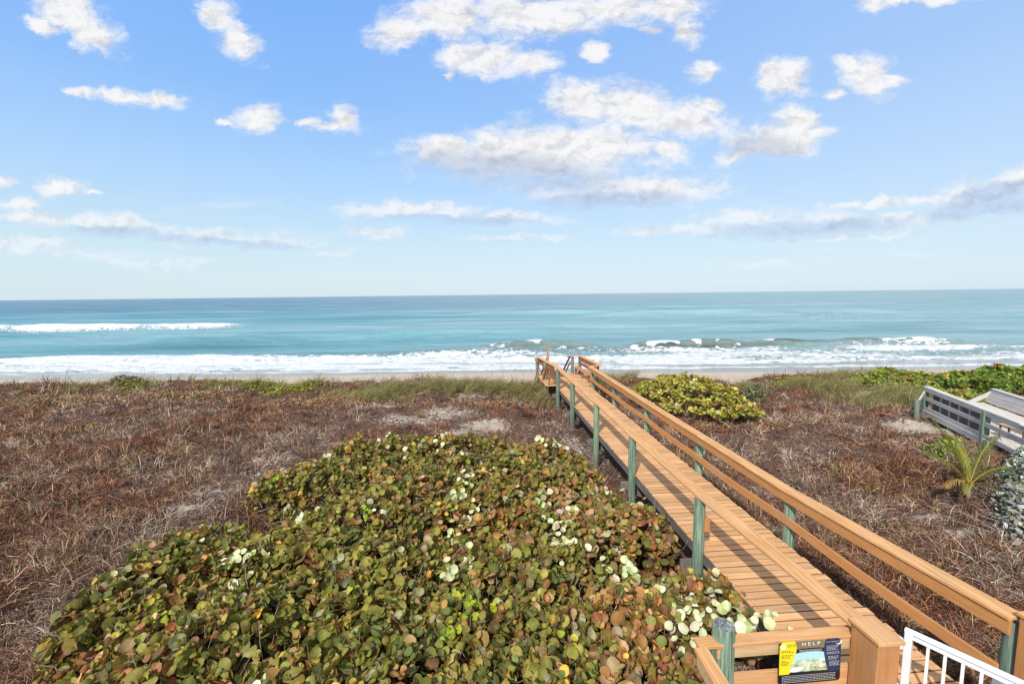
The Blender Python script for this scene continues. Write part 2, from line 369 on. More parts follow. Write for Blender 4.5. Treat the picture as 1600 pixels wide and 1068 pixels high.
# ------------------------------------------------------------------ ground
def W(s_, t_, z=0.):
    """boardwalk frame: s along it, t to the right of the deck's left edge"""
    return np.array([3.71-.0783*s_+.99695*t_, .99695*s_+.0783*t_, z])
WANG = math.atan2(.0783, .99695)
SANDS = []  # (x, y, rx, ry, amount) from bare places seen in the photo
for (px, py, rx, ry, am) in [(600,632,1.6,.9,.40),(700,640,2.2,1.6,.36),(640,650,2.5,1.2,.36),(760,660,1.5,1.2,.46),(720,672,1.6,.8,.40),(730,615,1.5,1.,.30),(900,690,.9,2.2,.34),(830,660,1.2,1.,.24),(292,799,.42,.20,.95),(340,770,1.2,.35,.36),(430,740,1.6,.4,.34),(520,690,1.2,.5,.34),
        (620,690,1.6,.6,.24),(1370,622,.9,1.2,.75),(1240,604,.8,.6,.5),(1440,665,1.6,1.3,.6),(1465,700,.8,.5,.35),(1450,800,.7,.28,.5),(1510,830,.8,.3,.42),(1590,800,.4,.2,.4),(1560,870,.4,.3,.4),(1180,600,.6,.5,.3),(150,598,1.2,.7,.5),(1585,680,1.0,1.0,.8),
        (1520,640,2.4,1.2,.5),(930,700,.6,1.0,.34),(1480,845,.9,.12,.35),(1420,780,.5,.15,.3)]:
    p = at(px, py, -.1); SANDS.append((p[0], p[1], rx, ry, am*1.25+.12))
def sand_amt(x, y):
    s_ = np.zeros_like(x)
    for (cx, cy, rx, ry, am) in SANDS: s_ = np.maximum(s_, am*np.exp(-((x-cx)/rx)**2-((y-cy)/ry)**2))
    edge = 25.6+1.6*(fbm(x*.25, x*0+3., 3, 5)-.5)*2
    return np.maximum(s_, sstep(y, edge, edge+1.6))
def ground_h(x, y):
    x = np.asarray(x, float); y = np.asarray(y, float)
    big = (fbm(x*.16+5, y*.16, 3, 3)-.5)*.55
    lump = (fbm(x*.9, y*.9, 4, 11)-.5)*.55
    inland = -.26+.10*sstep(-x, -1., 9.)+.18*sstep(x, 5, 12)+big
    crest = (.04+.22*sstep(-x, 2, 12)+.55*(fbm(x*.22, x*0+6., 3, 15)-.5))*np.exp(-((y-24.6)/1.6)**2)
    veg = 1-sstep(y, 26, 30)
    z = inland + crest + lump*veg*(1-.6*np.clip(sand_amt(x, y), 0, 1))
    # under the boardwalk the sand is a little lower
    tt = x-(3.71-.0783*y); z = z-.08*np.exp(-((tt-.7)/1.2)**2)*veg
    fall = sstep(y, 25.4, 36.5)
    z = z*(1-fall) + fall*(-2.35-.052*np.maximum(y-38, 0)-.0*y)
    z = np.where(y > 52, -3.1-.06*(y-52), z)
    return z
def axis_grid(lo, hi, n, k, c=0.):
    t = np.linspace(-1, 1, n); g = np.sinh(k*t)/math.sinh(k); return np.where(g < 0, c+g*(c-lo), c+g*(hi-c))
gx = axis_grid(-170, 170, 620, 3.6); gy = axis_grid(-25, 120, 560, 3.0, 9.)
GX, GY = np.meshgrid(gx, gy); GZ = ground_h(GX, GY)
def gridfaces(nr, nc):
    i = np.arange(nr-1)[:, None]*nc+np.arange(nc-1)[None, :]
    return np.stack([i, i+1, i+nc+1, i+nc], -1).reshape(-1, 4)
sandv = sand_amt(GX, GY); sh = 42.6+.06*np.minimum(GX+6, 0)*.5+.9*(fbm(GX*.05, GX*0, 3, 21)-.5)*2-.02*GX
wetv = sstep(GY, sh, sh+1.2)
gcol = np.stack([sandv, wetv, 0*wetv], -1).reshape(-1, 3)
g_ = mk('ground', np.stack([GX, GY, GZ], -1).reshape(-1, 3), gridfaces(len(gy), len(gx)), M['ground'], col=gcol, smooth=True)
tag(g_, 'sandy dune and beach covered in dead vine litter', kind='structure')

# ------------------------------------------------------------------ sea
SEA = -3.0
def water_material():
    m_, t, b = mat('sea water'); a = t.sep(t.new('ShaderNodeAttribute', attribute_name='Col').outputs[0])  # foam, shallow, sediment with darkened wave faces
    co = t.new('ShaderNodeTexCoord').outputs['Object']
    sp = t.sep(co)
    n_a = t.noise(t.vmath('MULTIPLY', co, (.35, 1., 1.)), .05, 4, .6); 
    c = t.mix(a[1], (.018, .135, .265), (.135, .345, .41))
    c = t.mix(t.smooth(t.math('DIVIDE', sp[0], t.math('ADD', sp[1], 60.)), -.75, .75, 0, .85), c, (.26, .39, .42))
    c = t.mix(t.smooth(n_a, .45, .65, 0., .25), c, (.12, .34, .35))
    c = t.mix(a[2], c, (.075, .09, .065))
    n_s = t.noise(t.vmath('MULTIPLY', co, (.10, .9, 1.)), .16, 7, .62, .3)
    c = t.mix(t.smooth(n_s, .44, .62, 0., .42), c, (.36, .52, .53)); c = t.mix(t.smooth(n_s, .46, .34, 0., .35), c, (.03, .20, .24))  # pale and dark streaks put the shimmer of wave facets into the colour
    n1_ = t.noise(t.vmath('MULTIPLY', co, (.6, 1.4, 1.)), 1.6, 8, .68, .5); n2_ = t.noise(t.vmath('MULTIPLY', co, (1., 1.3, 1.)), 7., 6, .7)
    vo = t.new('ShaderNodeTexVoronoi', feature='DISTANCE_TO_EDGE'); t.put(vo.inputs[0], t.vmath('ADD', t.vmath('MULTIPLY', co, (.55, .9, 1.)), t.vmath('MULTIPLY', t.noise(co, 1.3, 4, out=1), (.9, .9, 0.)))); vo.inputs['Scale'].default_value = 1.5
    lace = t.smooth(vo.outputs[0], .20, .02)
    fk = t.math('ADD', a[0], t.math('MULTIPLY', t.math('SUBTRACT', n1_, .5), 1.5)); fk = t.math('ADD', fk, t.math('MULTIPLY', t.math('SUBTRACT', n2_, .5), .7))
    fk = t.math('ADD', fk, t.math('MULTIPLY', t.math('SUBTRACT', lace, .45), .22))
    fm = t.smooth(fk, .44, .66)
    fm = t.math('MULTIPLY', fm, t.smooth(a[0], .05, .2))
    c = t.mix(fm, c, t.mix(t.smooth(t.math('ADD', t.math('MULTIPLY', n2_, .5), t.math('MULTIPLY', n1_, .5)), .40, .56), (.52, .60, .63), (.84, .85, .85)))
    t.put(b.inputs['Base Color'], c); b.inputs['IOR'].default_value = 1.33
    t.put(b.inputs['Roughness'], t.smooth(fm, 0, 1, .16, .9))
    b.inputs['Specular IOR Level'].default_value = 0.
    w1 = t.noise(t.vmath('MULTIPLY', co, (.35, 1., 1.)), .45, 9, .66, .4); w2 = t.noise(t.vmath('MULTIPLY', co, (.5, 1., 1.)), 2.6, 6, .65)
    hgt = t.math('ADD', w1, t.math('MULTIPLY', w2, .22)); hgt = t.math('ADD', hgt, t.math('MULTIPLY', t.math('MULTIPLY', fm, n1_), .5))
    bp = bump(t, b, hgt, .8, .9)
    fr = t.new('ShaderNodeFresnel'); fr.inputs[0].default_value = 1.33; t.link(bp.outputs[0], fr.inputs[1])
    gl = t.new('ShaderNodeBsdfGlossy'); gl.inputs['Roughness'].default_value = .14; t.link(bp.outputs[0], gl.inputs['Normal'])
    # a wind-roughened sea never mirrors fully at the horizon: its slopes cap the reflection
    fac = t.math('MULTIPLY', t.math('MULTIPLY', fr.outputs[0], .60), t.math('SUBTRACT', 1., fm))
    mx = t.new('ShaderNodeMixShader'); t.put(mx.inputs[0], fac); t.link(b.outputs[0], mx.inputs[1]); t.link(gl.outputs[0], mx.inputs[2]); t.link(mx.outputs[0], t.n['Material Output'].inputs[0])
    return m_
M['water'] = water_material()
NR, NCc = 760, 900
inv = np.linspace(1/43.5, 1/40000., NR); Yr = 1/inv; ang = np.linspace(-1.75, 1.75, NCc)
SY = np.repeat(Yr[:, None], NCc, 1); SX = SY*ang[None, :]
def sea_fields(x, y):
    far = sstep(-y, -420, -140)
    z = np.zeros_like(x); warp = (fbm(x*.012, y*.03, 3, 41)-.5)*34
    ph = (y+warp)
    sw = .5+.5*np.sin(ph*2*math.pi/27.); amp = .62*far*(.35+1.1*fbm(x*.018+9, y*.05, 3, 43))
    z += amp*(sw**4-.3)
    ph2 = (y+warp*.6+x*.08); z += .12*far*np.sin(ph2*2*math.pi/9.5+3*fbm(x*.05, y*.1, 2, 44))
    z += .34*(fbm(x*.22, y*.5, 4, 45)-.5)*sstep(-y, -160, -60)
    foam = np.zeros_like(x); sed_face = np.zeros_like(x)
    # line breakers: centre line y, x range, height
    def breaker(yc, x0, x1, h, wid, soft, front, fo, face_olive=0., nz=.0, dark=0.):
        nonlocal z, foam, sed_face
        env = sstep(x, x0-soft, x0+soft)*(1-sstep(x, x1-soft, x1+soft))
        hh = env*(1-nz+nz*2*fbm(x*.10+yc, x*0+yc, 3, 61))
        d = y-yc-1.6*(fbm(x*.07+yc, x*0+2, 3, 62)-.5)-1.1*(fbm(x*.55+yc, y*.4, 3, 68)-.5)
        prof = np.where(d < 0, np.exp(-(d/front)**2), np.exp(-(d/wid)**2))
        z += h*hh*prof
        patch = 1-dark*sstep(fbm(x*.26+yc*3, y*.55, 4, 63), .40, .58)
        lacy = np.clip(.25+1.5*fbm(x*.9+yc, y*1.8, 4, 69), 0, 1.3) if nz > .6 else 1.
        foam = np.maximum(foam, fo*hh*lacy*np.where(d < .25, np.exp(-(d/(front*1.9))**2)*patch, np.exp(-(d/(wid*.8))**2)))
        sed_face = np.maximum(sed_face, face_olive*hh*np.exp(-((d+front*.5)/(front*1.2))**2))  # turns the shoreward face of the wave dark olive
    breaker(119., -150, -72, 1.25, 5., 9, 3.2, 1.05, 0, .55)
    breaker(108., -74, -42, .7, 7, 12, 3., 0)
    breaker(63.5, -8, 66, 1.0, 2.4, 10, 1.0, .78, .9, .8, .98)
    breaker(60., -16, 40, .5, 2, 8, .9, .66, .6, .8, .7)
    breaker(82., -66, -44, 1.1, 5, 7, 2.4, 0); breaker(87., -34, 4, .9, 5, 9, 2.4, 0)
    breaker(150., 30, 130, 2.3, 8, 20, 4.5, 0); breaker(128., 70, 150, 1.3, 6, 18, 3.5, .28, 0, .6); breaker(205., -60, 60, 1.6, 9, 40, 6., 0); breaker(240., 60, 220, 1.8, 10, 40, 7., 0)
    breaker(170., -12, 50, 1.5, 8, 18, 4.5, 0); breaker(104., 6, 55, 1.0, 5, 14, 3., 0); breaker(92, 38, 70, 1.0, 5, 10, 2.6, 0)
    breaker(112., -10, 30, .5, 6, 10, 3., .12); breaker(97., -100, -64, .45, 6, 12, 3., 0)
    # surf zone
    left = sstep(-x, -2, 26)
    top = 61.5-1.0*left+.035*np.clip(x, 0, 80)+4.5*(fbm(x*.06, x*0+1, 4, 51)-.5)
    zone = (1-sstep(y, top-2.2, top+2.0))
    dens_ = .55+1.0*(fbm(x*.10, y*.42, 5, 52)-.42)+.18*sstep(-y, -58, -50)+.15*left
    foam = np.maximum(foam, zone*dens_*1.05)
    foam = np.maximum(foam, zone*(.46+.6*fbm(x*.3, y*.5, 3, 66))*(1-sstep(y, 48.5, 53.)))
    z += zone*.22*(fbm(x*.5, y*1.1, 4, 53)-.5)
    # swash edge
    edge = 45.9+1.1*(fbm(x*.07, x*0+4, 3, 54)-.5)*2-.02*x+.3*np.sin(x*.9+2*fbm(x*.3, x*0, 2, 55))
    foam = np.where(y < edge+.1, foam, foam); lip = np.exp(-((y-edge-.3)/.35)**2)
    foam = np.maximum(foam, lip*.65*sstep(fbm(x*.25, x*0+8, 3, 58), .35, .6)); foam = foam*(1-.3*np.exp(-((y-edge-1.5)/.8)**2)*sstep(fbm(x*.2, y*.3, 3, 59), .4, .6))
    z = z*sstep(y, 44, 50)
    z = z-.55*sstep(-y, -edge, -edge+.8) + .06*lip
    # a few drifting foam threads further out
    foam = np.maximum(foam, .36*sstep(fbm(x*.03, y*.20, 4, 56), .60, .72)*sstep(-y, -200, -70))
    shallow = sstep(-y, -420, -62)*.9+.10*(fbm(x*.01, y*.03, 3, 57)-.5)*far
    sed_face = np.maximum(sed_face, .45*(1-sstep(y, 48, 64)))
    sed_face = np.maximum(sed_face, .35*np.exp(-((y-76)/5)**2-((x+54)/16)**2))
    return z, foam, np.clip(shallow, 0, 1), sed_face
sz, sfoam, sshal, ssed_face = sea_fields(SX, SY)
scol = np.stack([sfoam, sshal, ssed_face], -1).reshape(-1, 3)
base_z = SEA+.30*sstep(-SY, -57, -45.5)      # the swash runs up the sand
sea = mk('sea_water', np.stack([SX, SY, base_z+sz], -1).reshape(-1, 3), gridfaces(NR, NCc), M['water'], col=scol, smooth=True)
tag(sea, 'turquoise sea with breaking waves and white surf', kind='structure')

# ------------------------------------------------------------------ leaves, twigs, blades
def frames(nrm, spin):
    n = nrm/np.linalg.norm(nrm, axis=1, keepdims=True)
    a = np.cross(n, np.array([.31, .17, .93])); a /= np.linalg.norm(a, axis=1, keepdims=True)+1e-9; b = np.cross(n, a)
    c, s_ = np.cos(spin)[:, None], np.sin(spin)[:, None]
    return a*c+b*s_, b*c-a*s_, n
def leaf_template(nout=11, cup=.28, notch=.22, ring=True, elong=1.0):
    th = np.arange(nout)*2*math.pi/nout-math.pi/2
    rad = 1-notch*np.exp(-((np.arange(nout) == 0)*0+np.minimum(th+math.pi/2, 2*math.pi-(th+math.pi/2)))**2/.25)
    out = np.stack([np.cos(th)*rad*.98, np.sin(th)*rad*elong, np.full(nout, cup)], 1)
    if ring:
        mid = out*np.array([.55, .55, .16])[None]; v = np.vstack([[[0, 0, -.04]], mid, out])
        f = []
        for i in range(nout):
            j = (i+1) % nout; f.append((0, 1+i, 1+j)); f.append((1+i, 1+nout+i, 1+nout+j)); f.append((1+i, 1+nout+j, 1+j))
    else:
        v = np.vstack([[[0, 0, 0]], out]); f = [(0, 1+i, 1+(i+1) % nout) for i in range(nout)]
    return v, np.array(f)
def leaf_cloud(name, pos, nrm, size, col, material, parent=None, tpl=None, wob=.18, ydir=None):
    tv, tf = tpl or leaf_template(); n = len(pos); k = len(tv)
    a, b, c = frames(nrm, rng.uniform(0, 6.283, n))
    if ydir is not None:
        a = np.cross(ydir, c); a /= np.linalg.norm(a, axis=1, keepdims=True)+1e-9; b = np.cross(c, a)
    cup = rng.uniform(-1., 2.0, n)[:, None, None]
    t = np.repeat(tv[None], n, 0); t[:, :, 2:3] *= cup; fold = rng.uniform(-.35, .85, n)[:, None]
    t[:, :, 2] += fold*np.abs(t[:, :, 0])*.7
    t[:, :, 2] += wob*rng.normal(0, 1, (n, k))*np.linalg.norm(tv[:, :2], axis=1)[None]**2*.5
    asp = rng.uniform(.82, 1.08, n)[:, None]; t[:, :, 0] *= asp
    P = pos[:, None]+size[:, None, None]*(t[:, :, :1]*a[:, None]+t[:, :, 1:2]*b[:, None]+t[:, :, 2:3]*c[:, None])
    Fc = (tf[None]+(np.arange(n)*k)[:, None, None]).reshape(-1, 3)
    cl = np.repeat(col[:, None], k, 1).reshape(-1, 3)
    uv = np.repeat(tv[None], n, 0).reshape(-1, 3)
    return mk(name, P.reshape(-1, 3), Fc, material, parent, col=cl, uv=uv, smooth=True)
def pick(n, pal, jit=.18):
    pal = [(p, np.array(c)) for p, c in pal]; pr = np.array([p for p, c in pal]); pr = pr/pr.sum()
    idx = rng.choice(len(pal), n, p=pr); c = np.array([c for p, c in pal])[idx]
    return c*(1+rng.normal(0, jit, (n, 1)))*(1+rng.normal(0, jit*.35, (n, 3)))
def ribbons(name, start, az, length, width, col, material, parent=None, seg=5, wander=.5, lift=.25, droop=.4, lift_j=.5, flat=.3):
    n = len(start); P = np.zeros((n, seg+1, 3)); P[:, 0] = start; a = az.copy(); el_ = lift+rng.normal(0, lift_j, n)
    tan = np.zeros((n, seg+1, 3)); st_ = (length/seg)[:, None]
    for i in range(seg):
        d = np.stack([np.cos(a)*np.cos(el_), np.sin(a)*np.cos(el_), np.sin(el_)], 1); P[:, i+1] = P[:, i]+d*st_; tan[:, i] = d
        a = a+rng.normal(0, wander, n); el_ = el_-droop/seg*2+rng.normal(0, wander*.5, n)
    tan[:, seg] = tan[:, seg-1]
    up = rng.normal(0, flat, (n, 3))+np.array([0, -.25, 1]); sd = np.cross(tan, up[:, None]); sd /= np.linalg.norm(sd, axis=2, keepdims=True)+1e-9
    taper = np.linspace(1, .35, seg+1)[None, :, None]; hw = (width/2)[:, None, None]*taper*sd
    V_ = np.stack([P-hw, P+hw], 2).reshape(-1, 3)
    i0 = (np.arange(n)*(seg+1)*2)[:, None]+(np.arange(seg)*2)[None]; Fq = np.stack([i0, i0+1, i0+3, i0+2], -1).reshape(-1, 4)
    return mk(name, V_, Fq, material, parent, col=np.repeat(col[:, None], (seg+1)*2, 1).reshape(-1, 3))
def in_poly(x, y, poly):
    c = np.zeros(len(x), bool); n = len(poly)
    for i in range(n):
        x1, y1 = poly[i]; x2, y2 = poly[(i+1) % n]
        k = ((y1 > y) != (y2 > y)) & (x < (x2-x1)*(y-y1)/(y2-y1+1e-12)+x1); c ^= k
    return c
def poly_dist(x, y, poly):
    d = np.full(len(x), 1e9); n = len(poly)
    for i in range(n):
        p = np.array(poly[i]); q = np.array(poly[(i+1) % n]); e = q-p
        t = np.clip(((x-p[0])*e[0]+(y-p[1])*e[1])/(e@e), 0, 1); d = np.minimum(d, np.hypot(x-p[0]-t*e[0], y-p[1]-t*e[1]))
    return d
def sample_poly(poly, n, wfun=None):
    poly = np.array(poly); lo, hi = poly.min(0), poly.max(0); X = np.zeros(0); Yv = np.zeros(0)
    while len(X) < n:
        x = rng.uniform(lo[0], hi[0], n*2); y = rng.uniform(lo[1], hi[1], n*2); k = in_poly(x, y, poly)
        if wfun is not None: k &= rng.random(len(x)) < wfun(x, y)
        X = np.append(X, x[k]); Yv = np.append(Yv, y[k])
    return X[:n], Yv[:n]

def shoots(px, py, pz, lean, nl, L, lsz, palf, tipf, stemcol, up=.9, spread=.34):
    """leafy shoots: round blades set alternately round a stem; returns leaf arrays and stem ribbons' data"""
    n = len(px); d = np.column_stack([lean[:, 0], lean[:, 1], np.full(n, up)])+rng.normal(0, spread, (n, 3)); d[:, 2] = np.maximum(d[:, 2], .15); d /= np.linalg.norm(d, axis=1, keepdims=True)
    P_ = np.column_stack([px, py, pz]); pos = []; nn = []; yd = []; sz_ = []; col = []; ph0 = rng.uniform(0, 6.28, n); base_c = palf(n)
    for i in range(nl):
        u_ = (i+.6)/nl; ph = ph0+i*2.6+rng.normal(0, .35, n); a = np.cross(d, np.array([.3, .2, .95])); a /= np.linalg.norm(a, axis=1, keepdims=True)+1e-9; b = np.cross(d, a)
        out = a*np.cos(ph)[:, None]+b*np.sin(ph)[:, None]; s__ = lsz*(1.12-.45*u_)*np.clip(rng.lognormal(0, .30, n), .45, 1.7)
        el = rng.normal(.35+.45*u_, .35, n)[:, None]; y_ = out*np.cos(el)+d*np.sin(el); y_ /= np.linalg.norm(y_, axis=1, keepdims=True)
        nv_ = d*np.cos(el)-out*np.sin(el)+rng.normal(0, .22, (n, 3))+np.array([0, -.12, .12])
        pos.append(P_+d*(L*u_)[:, None]+y_*(s__*1.15)[:, None]); nn.append(nv_); yd.append(y_); sz_.append(s__)
        c = base_c*(1+rng.normal(0, .14, (n, 1)))
        own = rng.random(n) < .30; c[own] = palf(own.sum())
        c = tipf(c, u_, n); col.append(c)
    return np.vstack(pos), np.vstack(nn), np.vstack(yd), np.concatenate(sz_), np.clip(np.vstack(col), .008, .95), P_, d

# --- the sea grape hedge in front
HZ = .85
hedge_px = [(515,712),(560,702),(640,692),(760,700),(860,700),(905,712),(935,738),(958,770),(1000,800),(1050,828),(1080,868),(1120,900),(1160,890),(1185,915),(1200,955),(1195,990),(1150,1000),(1085,990),(1080,1010),(1110,1068),(1130,1300),
            (-60,1300),(5,1100),(45,1050),(70,990),(130,930),(190,888),(245,860),(300,836),(360,822),(440,826),(475,812),(440,795),(392,780),(388,762),(440,748),(500,730)]
hedge = [tuple(at(a, b, HZ*.42)[:2]) for a, b in hedge_px]
hedge = [(x, max(y, 2.2)) for x, y in hedge]
HOLES = [(*at(1005,900,.4)[:2], .50, 1.2), (*at(440,815,.2)[:2], .55, 1.0), (*at(760,935,.5)[:2], .36, .9), (*at(600,850,.5)[:2], .3, .4), (*at(930,930,.5)[:2], .4, .5), (*at(690,800,.5)[:2], .5, .4),(*at(960,1000,.5)[:2], .3, .5),(*at(480,960,.5)[:2], .35, .45)]
def hedge_top(x, y, d):
    d = np.maximum(d-.42*np.maximum(fbm(x*1.3+4, y*1.3, 3, 77)-.38, 0)/.3, 0)
    h = HZ*(1-np.exp(-d/.20))*(.88+.95*(fbm(x*.9, y*.9, 3, 71)-.5))+.36*(fbm(x*2.3, y*2.3, 3, 72)-.5)
    for cx, cy, r_, a_ in HOLES: h = h-a_*np.exp(-((x-cx)/r_)**2-((y-cy)/(r_*.7))**2)
    return h
hd = empty('sea_grape_hedge', (*at(700, 900, 0)[:2], float(ground_h(1., 7.)))); hd_loc = np.array(hd.location)
tag(hd, 'broad sea grape hedge of round olive and rusty leaves left of the wooden boardwalk', 'shrub')
n = 9000
hx, hy = sample_poly(hedge, n, lambda x, y: np.clip(6.5/np.maximum(y, 4.5), .42, 1.))
dd = poly_dist(hx, hy, hedge); top = hedge_top(hx, hy, dd); gz = ground_h(hx, hy)
depth_ = np.minimum(.10+rng.exponential(.20, n), .8); hz_ = np.maximum(gz+.04+rng.random(n)*.1, top-depth_)
e = .06
gxn = -(hedge_top(hx+e, hy, poly_dist(hx+e, hy, hedge))-top)/e; gyn = -(hedge_top(hx, hy+e, poly_dist(hx, hy+e, hedge))-top)/e
gxn = np.clip(gxn, -1.2, 1.2); gyn = np.clip(gyn, -1.2, 1.2)
nr = np.stack([gxn*.5, gyn*.5-.28, np.ones(n)], 1)+rng.normal(0, .62, (n, 3))
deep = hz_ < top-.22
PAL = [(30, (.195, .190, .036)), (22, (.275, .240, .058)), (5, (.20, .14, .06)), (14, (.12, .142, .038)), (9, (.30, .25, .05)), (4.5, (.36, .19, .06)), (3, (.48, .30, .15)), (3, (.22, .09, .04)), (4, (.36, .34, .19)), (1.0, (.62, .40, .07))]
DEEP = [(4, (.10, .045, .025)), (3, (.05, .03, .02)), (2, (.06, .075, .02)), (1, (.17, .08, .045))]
colr = pick(n, PAL, .2)
# rustier towards the bottom of the picture and the boardwalk edge
rust = sstep(fbm(hx*.55+2, hy*.55, 3, 75)+.22*sstep(hx, 2.2, 3.2)+.10*sstep(-hy, -7, -4.5), .56, .78)*.5
k = rng.random(n) < rust; colr[k] = pick(k.sum(), [(4, (.36, .16, .055)), (3, (.27, .10, .04)), (2, (.40, .25, .13)), (2, (.20, .12, .05)), (1, (.48, .24, .09))])
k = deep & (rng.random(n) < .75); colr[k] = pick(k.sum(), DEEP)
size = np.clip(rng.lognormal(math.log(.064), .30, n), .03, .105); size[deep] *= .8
# pale cream young leaves in clusters where the photo has them
CREAM = [(520,694,4),(600,692,2),(690,700,6),(715,712,4),(640,700,2),(885,692,6),(860,700,4),(845,690,3),(720,740,6),(712,770,6),(735,800,7),(722,808,4),(720,870,3),(735,860,2),(705,880,2),(850,783,3),(880,820,7),(885,840,6),(890,800,4),(960,762,6),(980,768,6),(1000,778,5),(940,765,4),(965,855,5),(975,870,4),(305,815,2),(330,835,3),(375,860,3),(384,880,3),(345,858,2),(355,870,2),(470,795,3),(1070,905,5),(1085,920,6),(1110,935,6),(1130,915,6),(1140,940,6),(1075,960,6),(1060,945,4),(1160,940,4),(1180,965,6),(1185,975,5),(1120,950,5),(1065,930,4),(600,800,2),(1100,890,4),(1065,985,3),(330,938,1),(430,1020,1)]
cp = []
for px, py, cnt in CREAM:
    p = at(px, py, HZ*.98)
    for _ in range(cnt*2 if px < 1040 else cnt): cp.append((p[0]+rng.normal(0, .13), p[1]+rng.normal(0, .22), p[2]+rng.normal(0, .03)))
cp = np.array(cp); cn = len(cp)
cd_ = poly_dist(cp[:, 0], cp[:, 1], hedge); ct = np.maximum(hedge_top(cp[:, 0], cp[:, 1], np.maximum(cd_, .2)), .45); cp[:, 2] = ct+rng.uniform(.02, .16, cn)
ccol = pick(cn, [(5, (.66, .70, .40)), (3, (.74, .74, .52)), (1.5, (.50, .60, .24)), (.4, (.60, .36, .38))], .06)
cnr = np.stack([rng.normal(-.1, .6, cn), rng.normal(-.5, .5, cn), np.full(cn, .9)], 1); csz = rng.uniform(.042, .082, cn)
# bright yellow green shoots
yp = []
for px, py, cnt in [(715,915,16),(740,925,14),(765,915,9),(730,945,10),(700,965,8),(575,805,8),(705,800,4),(890,985,5),(560,910,3),(1150,905,4),(1165,915,2),(430,735,6),(235,930,4),(250,945,4),(520,735,6),(1020,960,4),(330,900,3)]:
    p = at(px, py, HZ)
    for _ in range(cnt*2): yp.append((p[0]+rng.normal(0, .07), p[1]+rng.normal(0, .08), 0))
yp = np.array(yp); yn = len(yp); yp[:, 2] = hedge_top(yp[:, 0], yp[:, 1], np.maximum(poly_dist(yp[:, 0], yp[:, 1], hedge), .2))+rng.uniform(0, .08, yn)
ycol = pick(yn, [(3, (.36, .44, .035)), (2, (.48, .46, .05)), (1, (.25, .38, .04))], .12)
allp = np.vstack([np.stack([hx, hy, hz_], 1), cp, yp])-hd_loc
alln = np.vstack([nr, cnr, np.stack([rng.normal(0, .5, yn), rng.normal(-.3, .5, yn), np.ones(yn)], 1)])
ns = 4900
qx, qy = sample_poly(hedge, ns, lambda x, y: np.clip(6.8/np.maximum(y, 4.8), .45, 1.))
qd = poly_dist(qx, qy, hedge); qt = hedge_top(qx, qy, qd); qL = rng.uniform(.12, .30, ns)
qgx = -(hedge_top(qx+e, qy, poly_dist(qx+e, qy, hedge))-qt)/e; qgy = -(hedge_top(qx, qy+e, poly_dist(qx, qy+e, hedge))-qt)/e
k = qt > .16; qx, qy, qd, qt, qL, qgx, qgy = [v_[k] for v_ in (qx, qy, qd, qt, qL, qgx, qgy)]; ns = len(qx)
lean = np.column_stack([np.clip(qgx, -1, 1), np.clip(qgy, -1, 1)])*.45
qrust = sstep(fbm(qx*.6+2, qy*.6, 3, 75)+.16*sstep(qx, 2.0, 3.2)+.09*sstep(-qy, -7, -4.5), .56, .76)*.5
_mask = [None]
def hpal(m_):
    c = pick(m_, PAL, .16)
    return c
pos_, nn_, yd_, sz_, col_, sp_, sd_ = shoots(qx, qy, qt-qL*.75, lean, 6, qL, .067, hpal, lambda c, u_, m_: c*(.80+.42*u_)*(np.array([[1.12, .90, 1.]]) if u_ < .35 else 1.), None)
rr_ = np.tile(qrust, 6)*np.repeat(np.linspace(1.25, .6, 6), ns); k = rng.random(len(col_)) < rr_
col_[k] = pick(k.sum(), [(4, (.42, .20, .075)), (3, (.30, .12, .045)), (3, (.50, .32, .17)), (2, (.24, .14, .06)), (1, (.58, .33, .12))])
fol = np.vstack([np.column_stack([pos_-hd_loc]), allp]); zer = alln*0
yy_ = rng.normal(0, 1, alln.shape)
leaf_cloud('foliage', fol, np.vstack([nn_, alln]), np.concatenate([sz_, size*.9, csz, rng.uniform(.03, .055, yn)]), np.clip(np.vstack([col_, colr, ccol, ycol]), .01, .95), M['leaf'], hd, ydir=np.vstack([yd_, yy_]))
sa_ = np.arctan2(sd_[:, 1], sd_[:, 0])
ribbons('shoot_stems', sp_-hd_loc-sd_*.15, sa_, qL+.15, np.full(ns, .011), pick(ns, [(3, (.30, .24, .17)), (2, (.20, .13, .08)), (1, (.42, .38, .32))]), M['twig'], hd, seg=3, wander=.05, lift=1.2, lift_j=.15, droop=0, flat=1.)
def branch_set(poly, cnt, zlo, zhi, seed, rad=(.006, .014), length=(.5, 1.1), origin=np.zeros(3), topf=None):
    rs = random.Random(seed); mb = MB(); X, Yv = sample_poly(poly, cnt)
    for x, y in zip(X, Yv):
        g0 = float(ground_h(x, y)); zt = float(topf(x, y)) if topf else zhi
        p = Vector((x-origin[0], y-origin[1], g0-origin[2]-.02)); L = rs.uniform(*length); a = rs.uniform(0, 6.28); k_ = 7; pts = []; r0 = rs.uniform(*rad); rr = []
        q = p.copy(); dz = (g0+zt-g0)/k_
        for i in range(k_+1):
            pts.append(q.copy()); rr.append(r0*(1-.75*i/k_)); a += rs.uniform(-.7, .7)
            q = q+Vector((math.cos(a)*L/k_, math.sin(a)*L/k_, max(.01, (zt-g0)/k_*rs.uniform(.5, 1.4))))
        mb.tube(pts, rr, 5)
    return mb
def bark_material():
    m_, t, b = mat('grey bark'); co = t.new('ShaderNodeTexCoord').outputs['Object']; g = t.noise(co, 22, 5, .7)
    t.put(b.inputs['Base Color'], t.ramp(g, [(.3, (.16, .13, .11)), (.6, (.36, .32, .29)), (.8, (.50, .46, .42))])); b.inputs['Roughness'].default_value = .9; bump(t, b, g, .5, .004); return m_
M['bark'] = bark_material()
